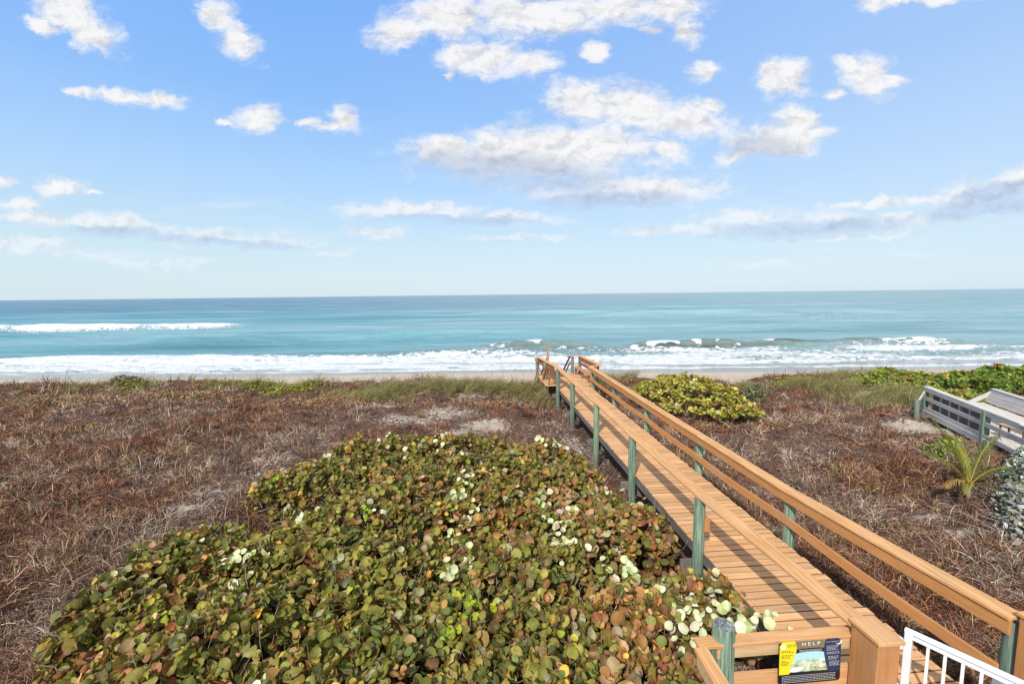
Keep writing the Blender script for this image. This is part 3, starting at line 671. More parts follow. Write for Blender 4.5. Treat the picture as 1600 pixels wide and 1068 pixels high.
branch_set(hedge, 520, 0, .7, 5, origin=hd_loc, topf=lambda x, y: float(hedge_top(np.array([x]), np.array([y]), poly_dist(np.array([x]), np.array([y]), hedge))[0])+.09).build('branches', M['bark'], hd, smooth=True)

def shrub(name, label, px_poly, zt, nleaf, lsize, pal, material, seed, tpl=None, zref=None, base_gap=0., tilt=(-.1, -.4), group=None, branches=24, cat='shrub', depth=.22, edge=.35, nz=.3, world_poly=None, spread=.5, shoot=0):
    poly = world_poly or [tuple(at(a, b, zref if zref is not None else zt*.6)[:2]) for a, b in px_poly]
    pc = np.mean(np.array(poly), 0); o = empty(name, (pc[0], pc[1], float(ground_h(pc[0], pc[1])))); org = np.array(o.location)
    tag(o, label, cat, group); x, y = sample_poly(poly, nleaf); d_ = poly_dist(x, y, poly)
    def topf(x, y, d_): return zt*(1-np.exp(-d_/edge))*(1+nz*2*(fbm(x*.9+seed, y*.9, 3, seed)-.5))+.25*zt*(fbm(x*2.7, y*2.7, 2, seed+3)-.5)
    tp = topf(x, y, d_); g0 = ground_h(x, y); z = np.maximum(g0+base_gap+.03, g0+tp-rng.exponential(depth, nleaf)); 
    nn = np.stack([np.full(nleaf, tilt[0]), np.full(nleaf, tilt[1]), np.ones(nleaf)], 1)+rng.normal(0, spread, (nleaf, 3))
    P_, N_, S_, C_ = np.stack([x, y, z], 1), nn, rng.uniform(.65, 1.2, nleaf)*lsize, pick(nleaf, pal, .2); Y_ = rng.normal(0, 1, P_.shape)
    if shoot:
        x, y = sample_poly(poly, shoot); d_ = poly_dist(x, y, poly); tp = topf(x, y, d_); L_ = rng.uniform(1.6, 3.6, shoot)*lsize
        e_ = .08; lx = -(topf(x+e_, y, poly_dist(x+e_, y, poly))-tp)/e_; ly = -(topf(x, y+e_, poly_dist(x, y+e_, poly))-tp)/e_
        a_ = shoots(x, y, np.maximum(ground_h(x, y)+base_gap, ground_h(x, y)+tp-L_*.6), np.column_stack([np.clip(lx, -1, 1), np.clip(ly, -1, 1)])*.6, 6, L_, lsize, lambda m_: pick(m_, pal, .15), lambda c, u_, m_: c*(.8+.4*u_), None)
        P_ = np.vstack([P_, a_[0]]); N_ = np.vstack([N_, a_[1]]); Y_ = np.vstack([Y_, a_[2]]); S_ = np.concatenate([S_, a_[3]]); C_ = np.vstack([C_, a_[4]])
    leaf_cloud('foliage', P_-org, N_, S_, np.clip(C_, .01, .95), material, o, tpl or leaf_template(8, ring=False), ydir=Y_)
    if branches <= 20:
        for q_ in range(branches): branch_set(poly, 1, 0, zt, seed+q_, (.008, .02), (.5, 1.2), org, lambda a, b: .7*zt+float(ground_h(a, b))).build('stem', M['bark'], o, smooth=True)
        return o
    branch_set(poly, branches, 0, zt, seed, (.008, .02), (.5, 1.2), org, lambda a, b: float(topf(np.array([a]), np.array([b]), poly_dist(np.array([a]), np.array([b]), poly))[0])*.8+float(ground_h(a, b))).build('branches', M['bark'], o, smooth=True)
    return o
GRN = [(5, (.32, .33, .045)), (4, (.44, .40, .07)), (1.6, (.18, .20, .035)), (3, (.52, .46, .12)), (1.4, (.42, .25, .06)), (.8, (.30, .13, .05)), (.5, (.60, .58, .28))]
shrub('sea_grape_bush', 'rounded yellow green sea grape bush beyond the right side of the boardwalk', [(985,604),(1010,594),(1060,594),(1110,600),(1150,610),(1192,636),(1180,647),(1130,638),(1060,626),(1005,616)], .95, 1000, .08, GRN, M['leaf'], 81, leaf_template(9), zref=.5, base_gap=.36, branches=50, depth=.25, shoot=360, nz=.5, edge=.28)
shrub('sea_grape_thicket', 'bright green low sea grape thicket at the right edge behind the grey walkway', [(1440,588),(1500,578),(1600,574),(1720,572),(1760,600),(1700,616),(1600,612),(1570,622),(1520,606),(1470,602)], .62, 2600, .078, [(5, (.15, .25, .03)), (4, (.22, .31, .04)), (3, (.09, .15, .03)), (1.5, (.33, .33, .07)), (.6, (.42, .27, .05)), (.3, (.4, .12, .05))], M['leaf'], 83, leaf_template(8, ring=False), zref=.3, branches=20, shoot=900, nz=.5)
shrub('beach_creeper', 'low olive green creeping shrub between the dune grass and the grey walkway', [(1315,600),(1335,592),(1400,584),(1450,588),(1480,606),(1560,622),(1530,640),(1470,622),(1420,606),(1370,602)], .55, 4200, .065, [(5, (.23, .29, .045)), (4, (.32, .34, .07)), (3, (.10, .14, .03)), (1.5, (.36, .34, .10)), (.8, (.36, .20, .06)), (.2, (.55, .16, .08))], M['leafsmall'], 85, leaf_template(7, ring=False), zref=.2, branches=12, shoot=800, nz=.55)
shrub('ground_shrub', 'small yellow green shrub between the young palm and the grey walkway post', [(1440,690),(1480,682),(1515,690),(1520,712),(1480,720),(1450,712)], .55, 1100, .05, [(5, (.20, .24, .04)), (3, (.12, .15, .03)), (2, (.34, .34, .09)), (1, (.3, .2, .08))], M['leafsmall'], 87, leaf_template(6, ring=False), zref=.1, branches=14)
shrub('silver_bush', 'silver grey felted bush at the right edge behind the young palm', [(1560,716),(1585,692),(1640,682),(1700,700),(1720,745),(1640,770),(1600,755),(1572,738)], 1.0, 3600, .026, [(5, (.42, .46, .40)), (3, (.30, .35, .28)), (2, (.56, .59, .54)), (1.5, (.20, .24, .10)), (.5, (.3, .32, .06))], M['silver'], 89, leaf_template(6, ring=False, elong=1.9), zref=.6, branches=26, depth=.3, edge=.3, shoot=1300, nz=.5)
shrub('dry_silver_bush', 'half dead grey bush low in front of the silver bush, right of the palm stem', [(1545,770),(1575,752),(1640,775),(1640,830),(1590,838),(1550,810)], .6, 1500, .04, [(5, (.30, .30, .26)), (3, (.20, .19, .16)), (2, (.42, .42, .38)), (1, (.13, .15, .06))], M['silver'], 91, leaf_template(6, ring=False, elong=1.9), zref=.2, branches=60, depth=.2, edge=.2, nz=.7)
shrub('dune_shrub', 'dark olive shrub standing on the dune crest far left against the surf', [(165,606),(200,601),(235,603),(240,612),(200,615),(168,613)], .55, 1300, .045, [(5, (.17, .17, .07)), (3, (.26, .23, .11)), (2, (.08, .09, .04)), (1, (.3, .27, .16))], M['leafsmall'], 93, leaf_template(6, ring=False, elong=1.6), zref=.0, branches=50, depth=.2, nz=.9, edge=.5, spread=.8)
shrub('crest_shrub', 'small dark shrub on the dune crest right of the sea grape bush', [(1150,612),(1175,606),(1205,612),(1200,622),(1160,622)], .5, 900, .045, [(5, (.12, .14, .06)), (3, (.19, .18, .09)), (2, (.08, .08, .05))], M['leafsmall'], 95, leaf_template(6, ring=False, elong=1.8), zref=.0, branches=24, depth=.2)

# --- young coconut palm
def palm(px, py):
    b = at(px, py, -.1); g0 = float(ground_h(b[0], b[1])); o = empty('young_palm', (b[0], b[1], g0)); tag(o, 'young yellow green palm with arching fronds in front of the grey walkway', 'palm')
    mb = MB(); mb.tube([(0, 0, -.1), (.01, 0, .12), (.0, .02, .26), (.01, 0, .42)], [.05, .045, .055, .04], 10); mb.build('trunk', M['bark'], o, smooth=True)
    for i, (azd, el0, L, dr) in enumerate([(172, 70, 1.95, .45), (150, 62, 1.2, 1.1), (25, 66, 1.75, 1.25), (-5, 54, 1.35, 1.7), (62, 68, 1.2, 1.2), (100, 78, .9, .6), (-140, 45, .75, 2.0), (-50, 45, .7, 2.4), (195, 40, .9, 1.5)]):
        a = math.radians(azd); e0 = math.radians(el0); pts = []; p = Vector((.0, .0, .36)); K = 16
        for k_ in range(K+1):
            pts.append(p.copy()); u_ = k_/K; e1 = e0-dr*u_**1.4; p = p+Vector((math.cos(a)*math.cos(e1), math.sin(a)*math.cos(e1), math.sin(e1)))*L/K
        mb = MB(); mb.tube(pts, [.016*(1-.8*k_/K)+.002 for k_ in range(K+1)], 5)
        vs_ = []; fs = []; cs = []
        tone = random.Random(i+3).choice([(.17, .21, .035), (.26, .25, .045), (.11, .15, .03)]) if i < 8 else (.36, .22, .07)
        for k_ in range(5, K*3+1):
            u_ = k_/(K*3); j = min(int(u_*K), K-1); fr = u_*K-j; q = pts[j].lerp(pts[j+1], fr); d = (pts[j+1]-pts[j]).normalized(); sd = d.cross(Vector((0, 0, 1))).normalized()
            ll = .42*math.sin(math.pi*min(1, .12+u_*.85))**.6*L/1.6
            for sg in (-1, 1):
                dr_ = (d*1.0+sd*sg*(.38+.25*random.random())+Vector((0, 0, -.30+.35*random.random()))).normalized(); tip = q+dr_*ll+Vector((0, 0, -.15*ll/.4)); midp = q+dr_*ll*.5+Vector((0, 0, .02)); wv = d.cross(dr_).cross(dr_).normalized()*.0075
                b0 = len(vs_); vs_ += [q-wv*.6, q+wv*.6, midp-wv, midp+wv, tip]; fs += [(b0, b0+1, b0+3, b0+2), (b0+2, b0+3, b0+4)]; cs += [tone]*5
        st_ = len(mb.v); cc_ = [(.40, .30, .06)]*st_+[tuple(c*random.uniform(.8, 1.2) for c in q) for q in cs]
        mb.add(vs_, fs); mk('frond', np.array(mb.v), mb.f, M['blade'], o, col=np.array(cc_))
palm(1512, 782)

# --- dune grass
def grass(name, label, spots, pal, kind='stuff', hgt=(.35, .95), stalks=0):
    S = []; L = []; A = []
    for px, py, rx, ry, cnt in spots:
        c = at(px, py, -.05)
        for _ in range(max(1, cnt//45)):
            tx, ty = c[0]+rng.normal(0, rx*.55), c[1]+rng.normal(0, ry*.55); k_ = 45; r_ = rng.uniform(.06, .2)
            S.append(np.stack([tx+rng.normal(0, r_, k_), ty+rng.normal(0, r_, k_)], 1)); L.append(rng.uniform(*hgt, k_)*rng.uniform(.6, 1.15))
    S = np.vstack(S); L = np.concatenate(L); n_ = len(S); z = ground_h(S[:, 0], S[:, 1]); st_ = np.column_stack([S, z-.02]); az = rng.uniform(0, 6.283, n_); az = np.where(rng.random(n_) < .6, rng.normal(.3, .7, n_), az)
    o = ribbons(name, st_, az, L, rng.uniform(.010, .018, n_), np.clip(pick(n_, pal, .2), .01, .9), M['blade'], seg=5, wander=.06, lift=1.35, lift_j=.22, droop=.75, flat=1.)
    tag(o, label, 'grass', kind=kind); return o
OLV = [(5, (.22, .21, .07)), (4, (.32, .28, .12)), (3, (.46, .38, .21)), (2, (.12, .14, .04)), (1, (.42, .30, .16))]
grass('dune_grass', 'olive and straw coloured dune grass along the crest left of the boardwalk', [(585,622,2.,.5,1300),(640,612,2.2,.6,2600),(700,608,1.2,.6,2200),(760,607,1.6,.8,3000),(810,610,1.5,.8,3400),(835,612,.8,.8,2000),(850,620,.5,1.0,1000),(540,618,1.4,.5,500),(440,606,2.5,.5,700),(180,610,3.,.8,500),(60,612,4.,1.,300),(860,600,.4,.5,500),(340,612,3,.7,200)], OLV)
grass('beach_grass', 'olive dune grass on the crest right of the boardwalk', [(1310,612,.8,.8,1800),(1340,600,1.0,.8,2200),(1390,622,1.0,.8,2200),(1380,600,1.,.8,1500),(1430,620,.8,.8,1300),(1300,600,.6,.6,800),(1240,604,1.0,.5,900),(1170,605,.8,.6,600),(950,600,.6,.6,700),(980,598,.6,.6,500),(1440,590,.8,.8,900),(1460,600,.8,.6,600),(1340,625,.7,.5,500)], OLV)
# bare seed stalks standing over the grass
S = []
for px, py, cnt, rr_ in [(790,600,26,3.),(700,600,12,2.),(560,605,8,2.),(205,600,12,1.0),(130,600,6,2.),(1290,600,10,1.5),(1500,585,12,1.5),(1050,590,6,2.),(410,605,5,1.5),(870,600,6,.8),(320,603,5,1.5),(1420,595,6,1.)]:
    c = at(px, py, 0.)
    for _ in range(cnt): S.append((c[0]+rng.normal(0, rr_*.6), c[1]+rng.normal(0, .5)))
S = np.array(S); n_ = len(S)
tag(ribbons('sea_oat_stalks', np.column_stack([S, ground_h(S[:, 0], S[:, 1])]), rng.uniform(0, 6.28, n_), rng.uniform(.8, 1.7, n_), np.full(n_, .011), np.tile([[.16, .12, .09]], (n_, 1)), M['twig'], seg=6, wander=.03, lift=1.45, lift_j=.12, droop=.25, flat=1.), 'thin bare seed stalks rising above the dune grass', 'grass', kind='stuff')
# low green and orange mats on the crest at left
def mats(name, label, spots, pal, ls=.04):
    P_ = []
    for px, py, rx, ry, cnt in spots:
        c = at(px, py, -.05); x = c[0]+rng.normal(0, rx*.5, cnt); y = c[1]+rng.normal(0, ry*.5, cnt); P_.append(np.column_stack([x, y, ground_h(x, y)+rng.uniform(0, .22, cnt)*np.exp(-((x-c[0])/rx)**2-((y-c[1])/ry)**2)+.03]))
    P_ = np.vstack(P_); n_ = len(P_)
    o = leaf_cloud(name, P_, np.array([[0, -.4, 1]])+rng.normal(0, .6, (n_, 3)), rng.uniform(.6, 1.3, n_)*ls, np.clip(pick(n_, pal, .2), .01, .9), M['leafsmall'], None, leaf_template(5, ring=False, elong=1.5)); tag(o, label, 'ground cover', kind='stuff')
mats('green_ground_cover', 'yellow green mats of ground cover on the dune', [(430,607,3.,.6,1700),(385,603,2.5,.6,1300),(575,617,1.4,.9,1900),(600,612,1.4,.6,900),(450,612,1.4,.5,900),(480,606,1.2,.4,600),(905,640,.3,1.,100),(1240,598,1.2,.6,900),(215,612,1.3,.6,700)], [(5, (.22, .27, .03)), (3, (.30, .32, .05)), (2, (.14, .17, .03)), (1.5, (.34, .22, .07))])
mats('rusty_ground_cover', 'orange brown dried ground cover on the dune', [(530,624,1.7,.9,2600),(300,620,3.,1.,1500),(100,625,4.,1.2,1500),(470,630,2.,1.,700),(770,625,1.2,.5,500),(1200,668,.8,.5,260),(1290,662,.6,.4,140),(1100,660,.6,.5,120)], [(5, (.34, .19, .09)), (4, (.42, .26, .14)), (3, (.22, .12, .07)), (1, (.30, .28, .10))], .035)

# --- dead vine thatch
def thatch():
    def ok(x, y, soft=1.):
        ins = in_poly(x, y, hedge); k = ~(ins & (poly_dist(x, y, hedge) > .5)); sa = sand_amt(x, y)+.5*(fbm(x*1.6, y*1.6, 3, 31)-.5)
        k &= rng.random(len(x)) > np.clip(sa*2.2-.15, 0, .97); tt = x-(3.71-.0783*y); return k & ~((tt > .1) & (tt < 1.4) & (y < 21) & (rng.random(len(x)) < .85))
    def track(x, y):      # a faint trodden line where the vines are bleached
        p, q = at(200, 880, -.2)[:2], at(575, 640, -.2)[:2]; e_ = q-p; t = ((x-p[0])*e_[0]+(y-p[1])*e_[1])/(e_@e_); dx = x-p[0]-t*e_[0]-.8*(fbm(x*.4, y*.4, 2, 39)-.5); dy = y-p[1]-t*e_[1]; return np.exp(-(np.hypot(dx, dy)/.75)**2)*sstep(t, -.15, .1)*(1-sstep(t, .95, 1.2))
    def tone(x, y, c):
        hue = fbm(x*.45, y*.45, 4, 33); red = sstep(hue, .46, .60)[:, None]; c = c*(1-red*np.array([[.08, .22, .30]]))
        tr = np.maximum(track(x, y), .7*sstep(fbm(x*.4+40, y*.4, 3, 35), .52, .66))[:, None]; g = c.mean(1, keepdims=True); return c*(1-.5*tr)+tr*(g*np.array([[1.12, 1., .86]])*.85+.025)
    CP = [(5, (.30, .195, .125)), (4, (.20, .11, .070)), (5, (.12, .055, .036)), (2.6, (.46, .34, .24)), (1.6, (.62, .52, .39)), (3, (.055, .030, .022)), (.6, (.46, .34, .10))]
    # flat litter
    N = 190000; y = 1/rng.uniform(1/26.8, 1/3.0, N); k = rng.random(N) < np.clip((y/4.)**.9, 0, 1); y = y[k]; x = y*rng.uniform(-1.45, 1.62, len(y)); k = ok(x, y); x, y = x[k], y[k]; n_ = len(x); dist = np.hypot(x, y)
    c = tone(x, y, pick(n_, CP, .25)); L = rng.uniform(.08, .26, n_)*(1+.012*dist); wd = rng.uniform(.004, .009, n_)*(.75+.04*dist)
    A_ = [(np.column_stack([x, y, ground_h(x, y)+rng.exponential(.03, n_)]), rng.uniform(0, 6.283, n_), L, wd, c, rng.normal(.2, .35, n_))]
    # tufts of standing dead stems
    T = 28000; y = np.where(rng.random(T) < .6, 1/rng.uniform(1/26.5, 1/3.2, T), 26.5-18.5*rng.random(T)**.8); x = y*rng.uniform(-1.45, 1.62, T); k = ok(x, y) & (rng.random(T) < .55+.6*sstep(fbm(x*.8, y*.8, 3, 37), .36, .6)); x, y = x[k], y[k]; T = len(x); K_ = 20
    tc_ = np.clip(pick(T, [(5, (.33, .205, .135)), (4, (.23, .12, .075)), (4, (.11, .052, .034)), (2.2, (.44, .33, .24)), (.9, (.56, .46, .35)), (.35, (.38, .31, .10))], .15), .01, .9); tc_ = tone(x, y, tc_)
    r_ = rng.uniform(.05, .22, T); hgt = rng.uniform(.12, .42, T)*(.6+.9*fbm(x*.5, y*.5, 2, 38))*(1+.5*sstep(y, 22.5, 24.5)); az = rng.uniform(0, 6.283, (T, K_)); rad = r_[:, None]*np.sqrt(rng.random((T, K_)))
    X = (x[:, None]+rad*np.cos(az)).ravel(); Y = (y[:, None]+rad*np.sin(az)).ravel(); cc_ = np.repeat(tc_[:, None], K_, 1).reshape(-1, 3)*np.exp(rng.normal(-.05, .55, (T*K_, 1))); hh = (hgt[:, None]*rng.uniform(.5, 1.2, (T, K_))).ravel(); dist = np.hypot(X, Y)
    A_.append((np.column_stack([X, Y, ground_h(X, Y)]), (az+rng.normal(0, .6, az.shape)).ravel(), hh, rng.uniform(.004, .008, T*K_)*(.7+.095*dist), cc_, rng.normal(.85, .4, T*K_)))
    P0_ = np.vstack([a[0] for a in A_]); az_, L_, w_ = [np.concatenate([a[i] for a in A_]) for i in (1, 2, 3)]; c_ = np.vstack([a[4] for a in A_]); lf = np.concatenate([a[5] for a in A_])
    o = ribbons('dead_vine_thatch', P0_, az_, L_, w_, np.clip(c_*np.array([[.84, .77, .71]]), .012, .8), M['twig'], seg=3, wander=.55, lift=lf, lift_j=.25, droop=.55, flat=.9)
    tag(o, 'tangled reddish brown dead vines covering the dune', 'brush', kind='stuff')
    # larger bleached stems on top
    n2_ = 2600; y = 1/rng.uniform(1/24, 1/3.6, n2_); x = y*rng.uniform(-1.3, 1.35, n2_); ins = in_poly(x, y, hedge); k = ~ins & ((x-(3.71-.0783*y) < -.2) | (x-(3.71-.0783*y) > 1.7)); x, y = x[k], y[k]
    mb = MB(); rs = random.Random(3)
    for a_, b_ in zip(x, y):
        L_ = rs.uniform(.25, .8); az = rs.uniform(0, 6.28); q = Vector((a_, b_, float(ground_h(a_, b_))+.03)); pts = []; K = 6
        for i in range(K+1):
            pts.append(q.copy()); az += rs.uniform(-.5, .5); gl = float(ground_h(q.x, q.y)); q = q+Vector((math.cos(az)*L_/K, math.sin(az)*L_/K, rs.uniform(-.01, .03))); q.z = max(q.z, gl+.03); q.z = min(q.z, gl+.22)
        r_ = rs.uniform(.003, .007)*(1+.03*b_); mb.tube(pts, [r_*(1-.6*i/K) for i in range(K+1)], 4)
    tag(mb.build('fallen_stems', M['bark'], None, smooth=True), 'pale bleached vine stems scattered over the dead thatch', 'brush', kind='stuff')
    # dead curled leaves lying in the thatch
    n3 = 9000; y = 1/rng.uniform(1/24, 1/3.4, n3); x = y*rng.uniform(-1.3, 1.35, n3); ins = in_poly(x, y, hedge); tt = x-(3.71-.0783*y); k = ~(ins & (poly_dist(x, y, hedge) > .2)) & ((tt < -.15) | (tt > 1.6)); x, y = x[k], y[k]; n3 = len(x)
    tag(leaf_cloud('fallen_leaves', np.column_stack([x, y, ground_h(x, y)+rng.uniform(.02, .09, n3)]), np.array([[0, -.2, 1]])+rng.normal(0, .55, (n3, 3)), rng.uniform(.018, .05, n3), np.clip(pick(n3, [(5, (.14, .06, .04)), (4, (.22, .10, .06)), (2, (.34, .18, .12)), (2, (.09, .045, .035)), (.5, (.38, .32, .08))], .25), .01, .9), M['leafsmall'], None, leaf_template(6, ring=False)), 'curled dead brown leaves lying in the vines', 'leaves', kind='stuff')
thatch()

# ------------------------------------------------------------------ boardwalk
bw = empty('boardwalk', (3.71, 0, 0), WANG); tag(bw, 'long tan wooden boardwalk with green round posts leading down to the beach', 'boardwalk')
DZ = .70; RT = 1.65
# local frame of bw: x = t, y = s
def deck_boards(s0, s1, t0, t1, parent):
    mb = MB(); rs = random.Random(4); s_ = math.floor(s0/.1475)*.1475
    while s_ < s1:
        a, b = t0-rs.uniform(0, .02), t1+rs.uniform(-.005, .035); zz = DZ+rs.uniform(-.004, .003)
        mb.box(a, b, s_+.008+rs.uniform(-.002, .002), s_+.1475-.007, zz-.036, zz); s_ += .1475
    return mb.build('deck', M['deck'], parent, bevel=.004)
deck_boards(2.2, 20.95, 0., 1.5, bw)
RS = [4.22, 7.23, 10.4, 13.75, 17.05, 20.35]; LS = [7.15, 10.35, 13.6, 17.0, 20.1]
def gz_l(s_, t_): p = W(s_, t_); return float(ground_h(p[0], p[1]))
def post(s_, t_, top, seed, r_=.090, parent=bw, lo=None):
    mb = MB(); z0 = (gz_l(s_, t_) if lo is None else lo)-.3; mb.cyl((t_, s_, z0), (t_+random.Random(seed).uniform(-.012, .012), s_, top), r_*1.03, r_*.97, 20, .05, seed=seed)
    return mb.build('post', M['post'], parent, bevel=.006, smooth=True)
for i, s_ in enumerate(LS): post(s_, -.065, RT-.042, i)
for i, s_ in enumerate(RS): post(s_, 1.60+(.26 if i == 0 else 0), RT-(.10 if i == 0 else .04), 20+i)
def board_line(name, pts, wd, ht, m_, parent=bw, bevel=.006):
    """one run of boards following points given by the middle of their top edge"""
    mb = MB()
    for a, b in zip(pts[:-1], pts[1:]): mb.beam(a, b, wd, ht)
    return mb.build(name, m_, parent, bevel=bevel)
# rail caps with slightly uneven joints
Lc = [(.13, 4.23, RT+.0), (.0, 7.2, RT), (-.005, 10.38, RT-.008), (.005, 13.65, RT), (-.01, 17.02, RT-.004), (-.01, 20.6, RT)]
for a, b in zip(Lc[:-1], Lc[1:]): MB().beam((a[0], a[1]+.002, a[2]), (b[0], b[1]-.002, b[2]), .225, .04).build('rail_cap', M['rail'], bw, bevel=.006)
for a, b in zip(Lc[-2:-1], Lc[-1:]): MB().beam((.022, a[1]+.002, a[2]-.040), (.022, b[1]-.002, b[2]-.040), .038, .14).build('rail_board', M['railside'], bw, bevel=.005)
Rc = [(1.80, 4.15, RT+.0), (1.67, 5.6, RT), (1.55, 7.25, RT), (1.54, 10.42, RT), (1.54, 13.75, RT-.01), (1.53, 17.05, RT), (1.53, 20.5, RT)]
for a, b in zip(Rc[:-1], Rc[1:]):
    MB().beam((a[0]-.01, a[1]+.002, a[2]), (b[0]-.01, b[1]-.002, b[2]), .215, .038).build('rail_cap', M['rail'], bw, bevel=.006)
    MB().beam((a[0]-.075, a[1]+.002, a[2]-.040), (b[0]-.075, b[1]-.002, b[2]-.040), .038, .165).build('rail_board', M['railside'], bw, bevel=.005)
Rl = [(1.62, 4.15, 1.13), (1.50, 7.25, 1.19), (1.48, 10.42, 1.165), (1.48, 13.75, 1.19), (1.48, 17.05, 1.165), (1.48, 20.4, 1.18)]
for a, b in zip(Rl[:-1], Rl[1:]):   # the middle boards sag a little between posts
    pts = []
    for k_ in range(7):
        u_ = k_/6; pts.append((a[0]+(b[0]-a[0])*u_, a[1]+(b[1]-a[1])*u_+(.002 if k_ == 0 else (-.002 if k_ == 6 else 0)), a[2]+(b[2]-a[2])*u_-.035*math.sin(math.pi*u_)))
    board_line('middle_rail', pts, .038, .14, M['railside'], bevel=0)
# short block left on the nearest left post
mb = MB(); mb.box(0.005, .045, 7.03, 7.13, 1.09, 1.31); mb.box(-.045, .045, 6.995, 7.03, 1.09, 1.31); mb.build('block', M['box'], bw, bevel=.004)
# framing under the deck
for t_ in (.03, .75, 1.46): MB().beam((t_, 2.2, DZ-.040), (t_, 20.9, DZ-.040), .04, .19).build('joist', M['dark'], bw)
for i, s_ in enumerate([3.9]+LS):
    MB().beam((-.3, s_+.13, DZ-.235), (1.8, s_+.13, DZ-.235), .04, .19, (0, 0, 1)).build('cross_beam', M['dark'], bw)
for s_ in LS: MB().beam((-.02, s_+.17, DZ-.42), (1.5, s_+.19, DZ-.95), .04, .14).build('brace', M['dark'], bw)
# boxed end posts beside the gate
def box_post(x0, x1, y0, y1, top):
    MB().box(x0, x1, y0, y1, -.4, top-.04).build('box_post', M['box'], bw, bevel=.004); MB().box(x0-.02, x1+.02, y0-.03, y1+.02, top-.038, top).build('post_cap', M['rail'], bw, bevel=.006)
box_post(.03, .26, 3.92, 4.22, RT+.05)
box_post(1.77, 2.03, 3.80, 4.12, RT+.07)

# --- beach end: a wider landing with slanted bench backs, a tall post and stairs
deck2 = MB(); rs = random.Random(8); s_ = 20.955
while s_ < 24.2:
    deck2.box(-.50-rs.uniform(0, .02), 1.95+rs.uniform(0, .03), s_+.0045, s_+.143, DZ-.036+rs.uniform(-.002, .002), DZ+rs.uniform(-.003, .003)); s_ += .1475
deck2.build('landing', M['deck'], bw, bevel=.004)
for t_, s_ in ((-.30, 22.4), (-.48, 24.1), (2.0, 21.0), (1.86, 24.1), (1.45, 24.1)): post(s_, t_, RT-.06, int(s_*10), .085)
mb = MB(); mb.box(.05, .15, 24.0, 24.1, -.5, 2.22); mb.build('tall_post', M['box'], bw, bevel=.006)
MB().beam((-.02, 20.68, RT), (-.42, 24.0, RT), .23, .038, (0, 0, 1)).build('rail_cap', M['rail'], bw, bevel=.005)
for u_ in (.12, .5, .92):
    x_, y_ = -.08-.32*u_, 20.75+3.2*u_
    MB().beam((x_-.32, y_+.02, .35), (x_+.02, y_, RT-.04), .04, .14, (0, 1, 0)).build('bench_brace', M['rust'], bw)
    MB().beam((x_-.28, y_+.05, RT-.05), (x_+.12, y_+.05, .68), .04, .14, (0, 1, 0)).build('bench_brace', M['rust'], bw)
MB().beam((.22, 21.0, 1.13), (-.02, 24.0, 1.13), .36, .038).build('bench_seat', M['railside'], bw, bevel=.004)
MB().beam((-.10, 20.9, 1.60), (-.40, 24.0, 1.60), .035, .28).build('bench_back', M['rust'], bw, bevel=.004)
# right side of the landing
MB().beam((2.05, 20.75, RT+.02), (1.84, 23.9, RT+.02), .2, .038).build('rail_cap', M['rail'], bw, bevel=.005)
MB().beam((1.50, 20.52, RT+.001), (2.10, 20.80, RT+.001), .16, .036).build('rail_cap', M['rail'], bw, bevel=.005)
MB().beam((1.98, 20.8, RT-.03), (1.80, 23.8, RT-.03), .038, .2).build('rail_board', M['rust'], bw, bevel=.004)
MB().beam((1.97, 20.8, 1.36), (1.78, 23.8, 1.36), .038, .14).build('middle_rail', M['rust'], bw, bevel=.004)
MB().beam((1.72, 21.1, 1.13), (1.57, 23.9, 1.13), .30, .038).build('bench_seat', M['railside'], bw, bevel=.004)
for u_ in (.06, .5, .95): mb = MB(); x_, y_ = 1.68-.12*u_, 21.15+2.7*u_; mb.box(x_-.05, x_+.05, y_-.05, y_+.05, DZ, 1.09); mb.build('bench_leg', M['rust'], bw)
MB().beam((1.38, 23.98, RT+.022), (1.92, 24.0, RT+.022), .16, .038).build('rail_cap', M['rail'], bw, bevel=.004)
for t_ in (1.35, .12):
    MB().beam((t_, 24.2, RT-.0), (t_-.1, 27.1, -.25), .09, .038).build('stair_rail', M['rust'], bw); MB().beam((t_, 24.2, RT-.32), (t_-.1, 27.1, -.57), .04, .10).build('stair_rail', M['rust'], bw)
    MB().beam((t_, 24.2, DZ-.01), (t_-.1, 27.6, -1.45), .04, .26).build('stair_stringer', M['dark'], bw)
mb = MB()
for k_ in range(11): mb.box(.1, 1.3, 24.25+k_*.30, 24.25+k_*.30+.28, DZ-.19-k_*.19, DZ-.15-k_*.19)
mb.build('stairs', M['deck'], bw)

# ------------------------------------------------------------------ corner fence, sign and gate
K0 = at(1088, 1002, 1.52); K1 = at(1342, 982, 1.52); K2 = at(1138, 1085, 1.52)
K0v, K1v, K2v = Vector(K0), Vector(K1), Vector(K2)
fa = math.atan2(K1[1]-K0[1], K1[0]-K0[0]); FL = (K1v-K0v).length
fn = empty('corner_fence', (K0[0], K0[1], 0), fa); tag(fn, 'low tan corner fence that carries the turtle sign at the foot of the boardwalk', 'fence')
MB().beam((0, 0, 1.52), (FL-.02, 0, 1.52), .135, .038).build('rail_cap', M['railx'], fn, bevel=.005)
MB().beam((.2, -.030, 1.48), (FL-.02, -.030, 1.48), .038, .125).build('rail_board', M['raw'], fn, bevel=.004)
MB().beam((.2, -.030, 1.17), (FL-.02, -.030, 1.17), .038, .24).build('lower_board', M['railx'], fn, bevel=.004)
MB().beam((FL-.45, .06, .92), (FL-.02, .06, .92), .04, .20).build('lower_board', M['railx'], fn, bevel=.004)
iv_ = Matrix.Rotation(-fa, 3, 'Z'); dl = iv_ @ (K2v-K0v); dl.z = 0
MB().beam((.01, -.068, 1.521), (dl.x, dl.y, 1.521), .135, .038).build('side_rail_cap', M['rail'], fn, bevel=.005)
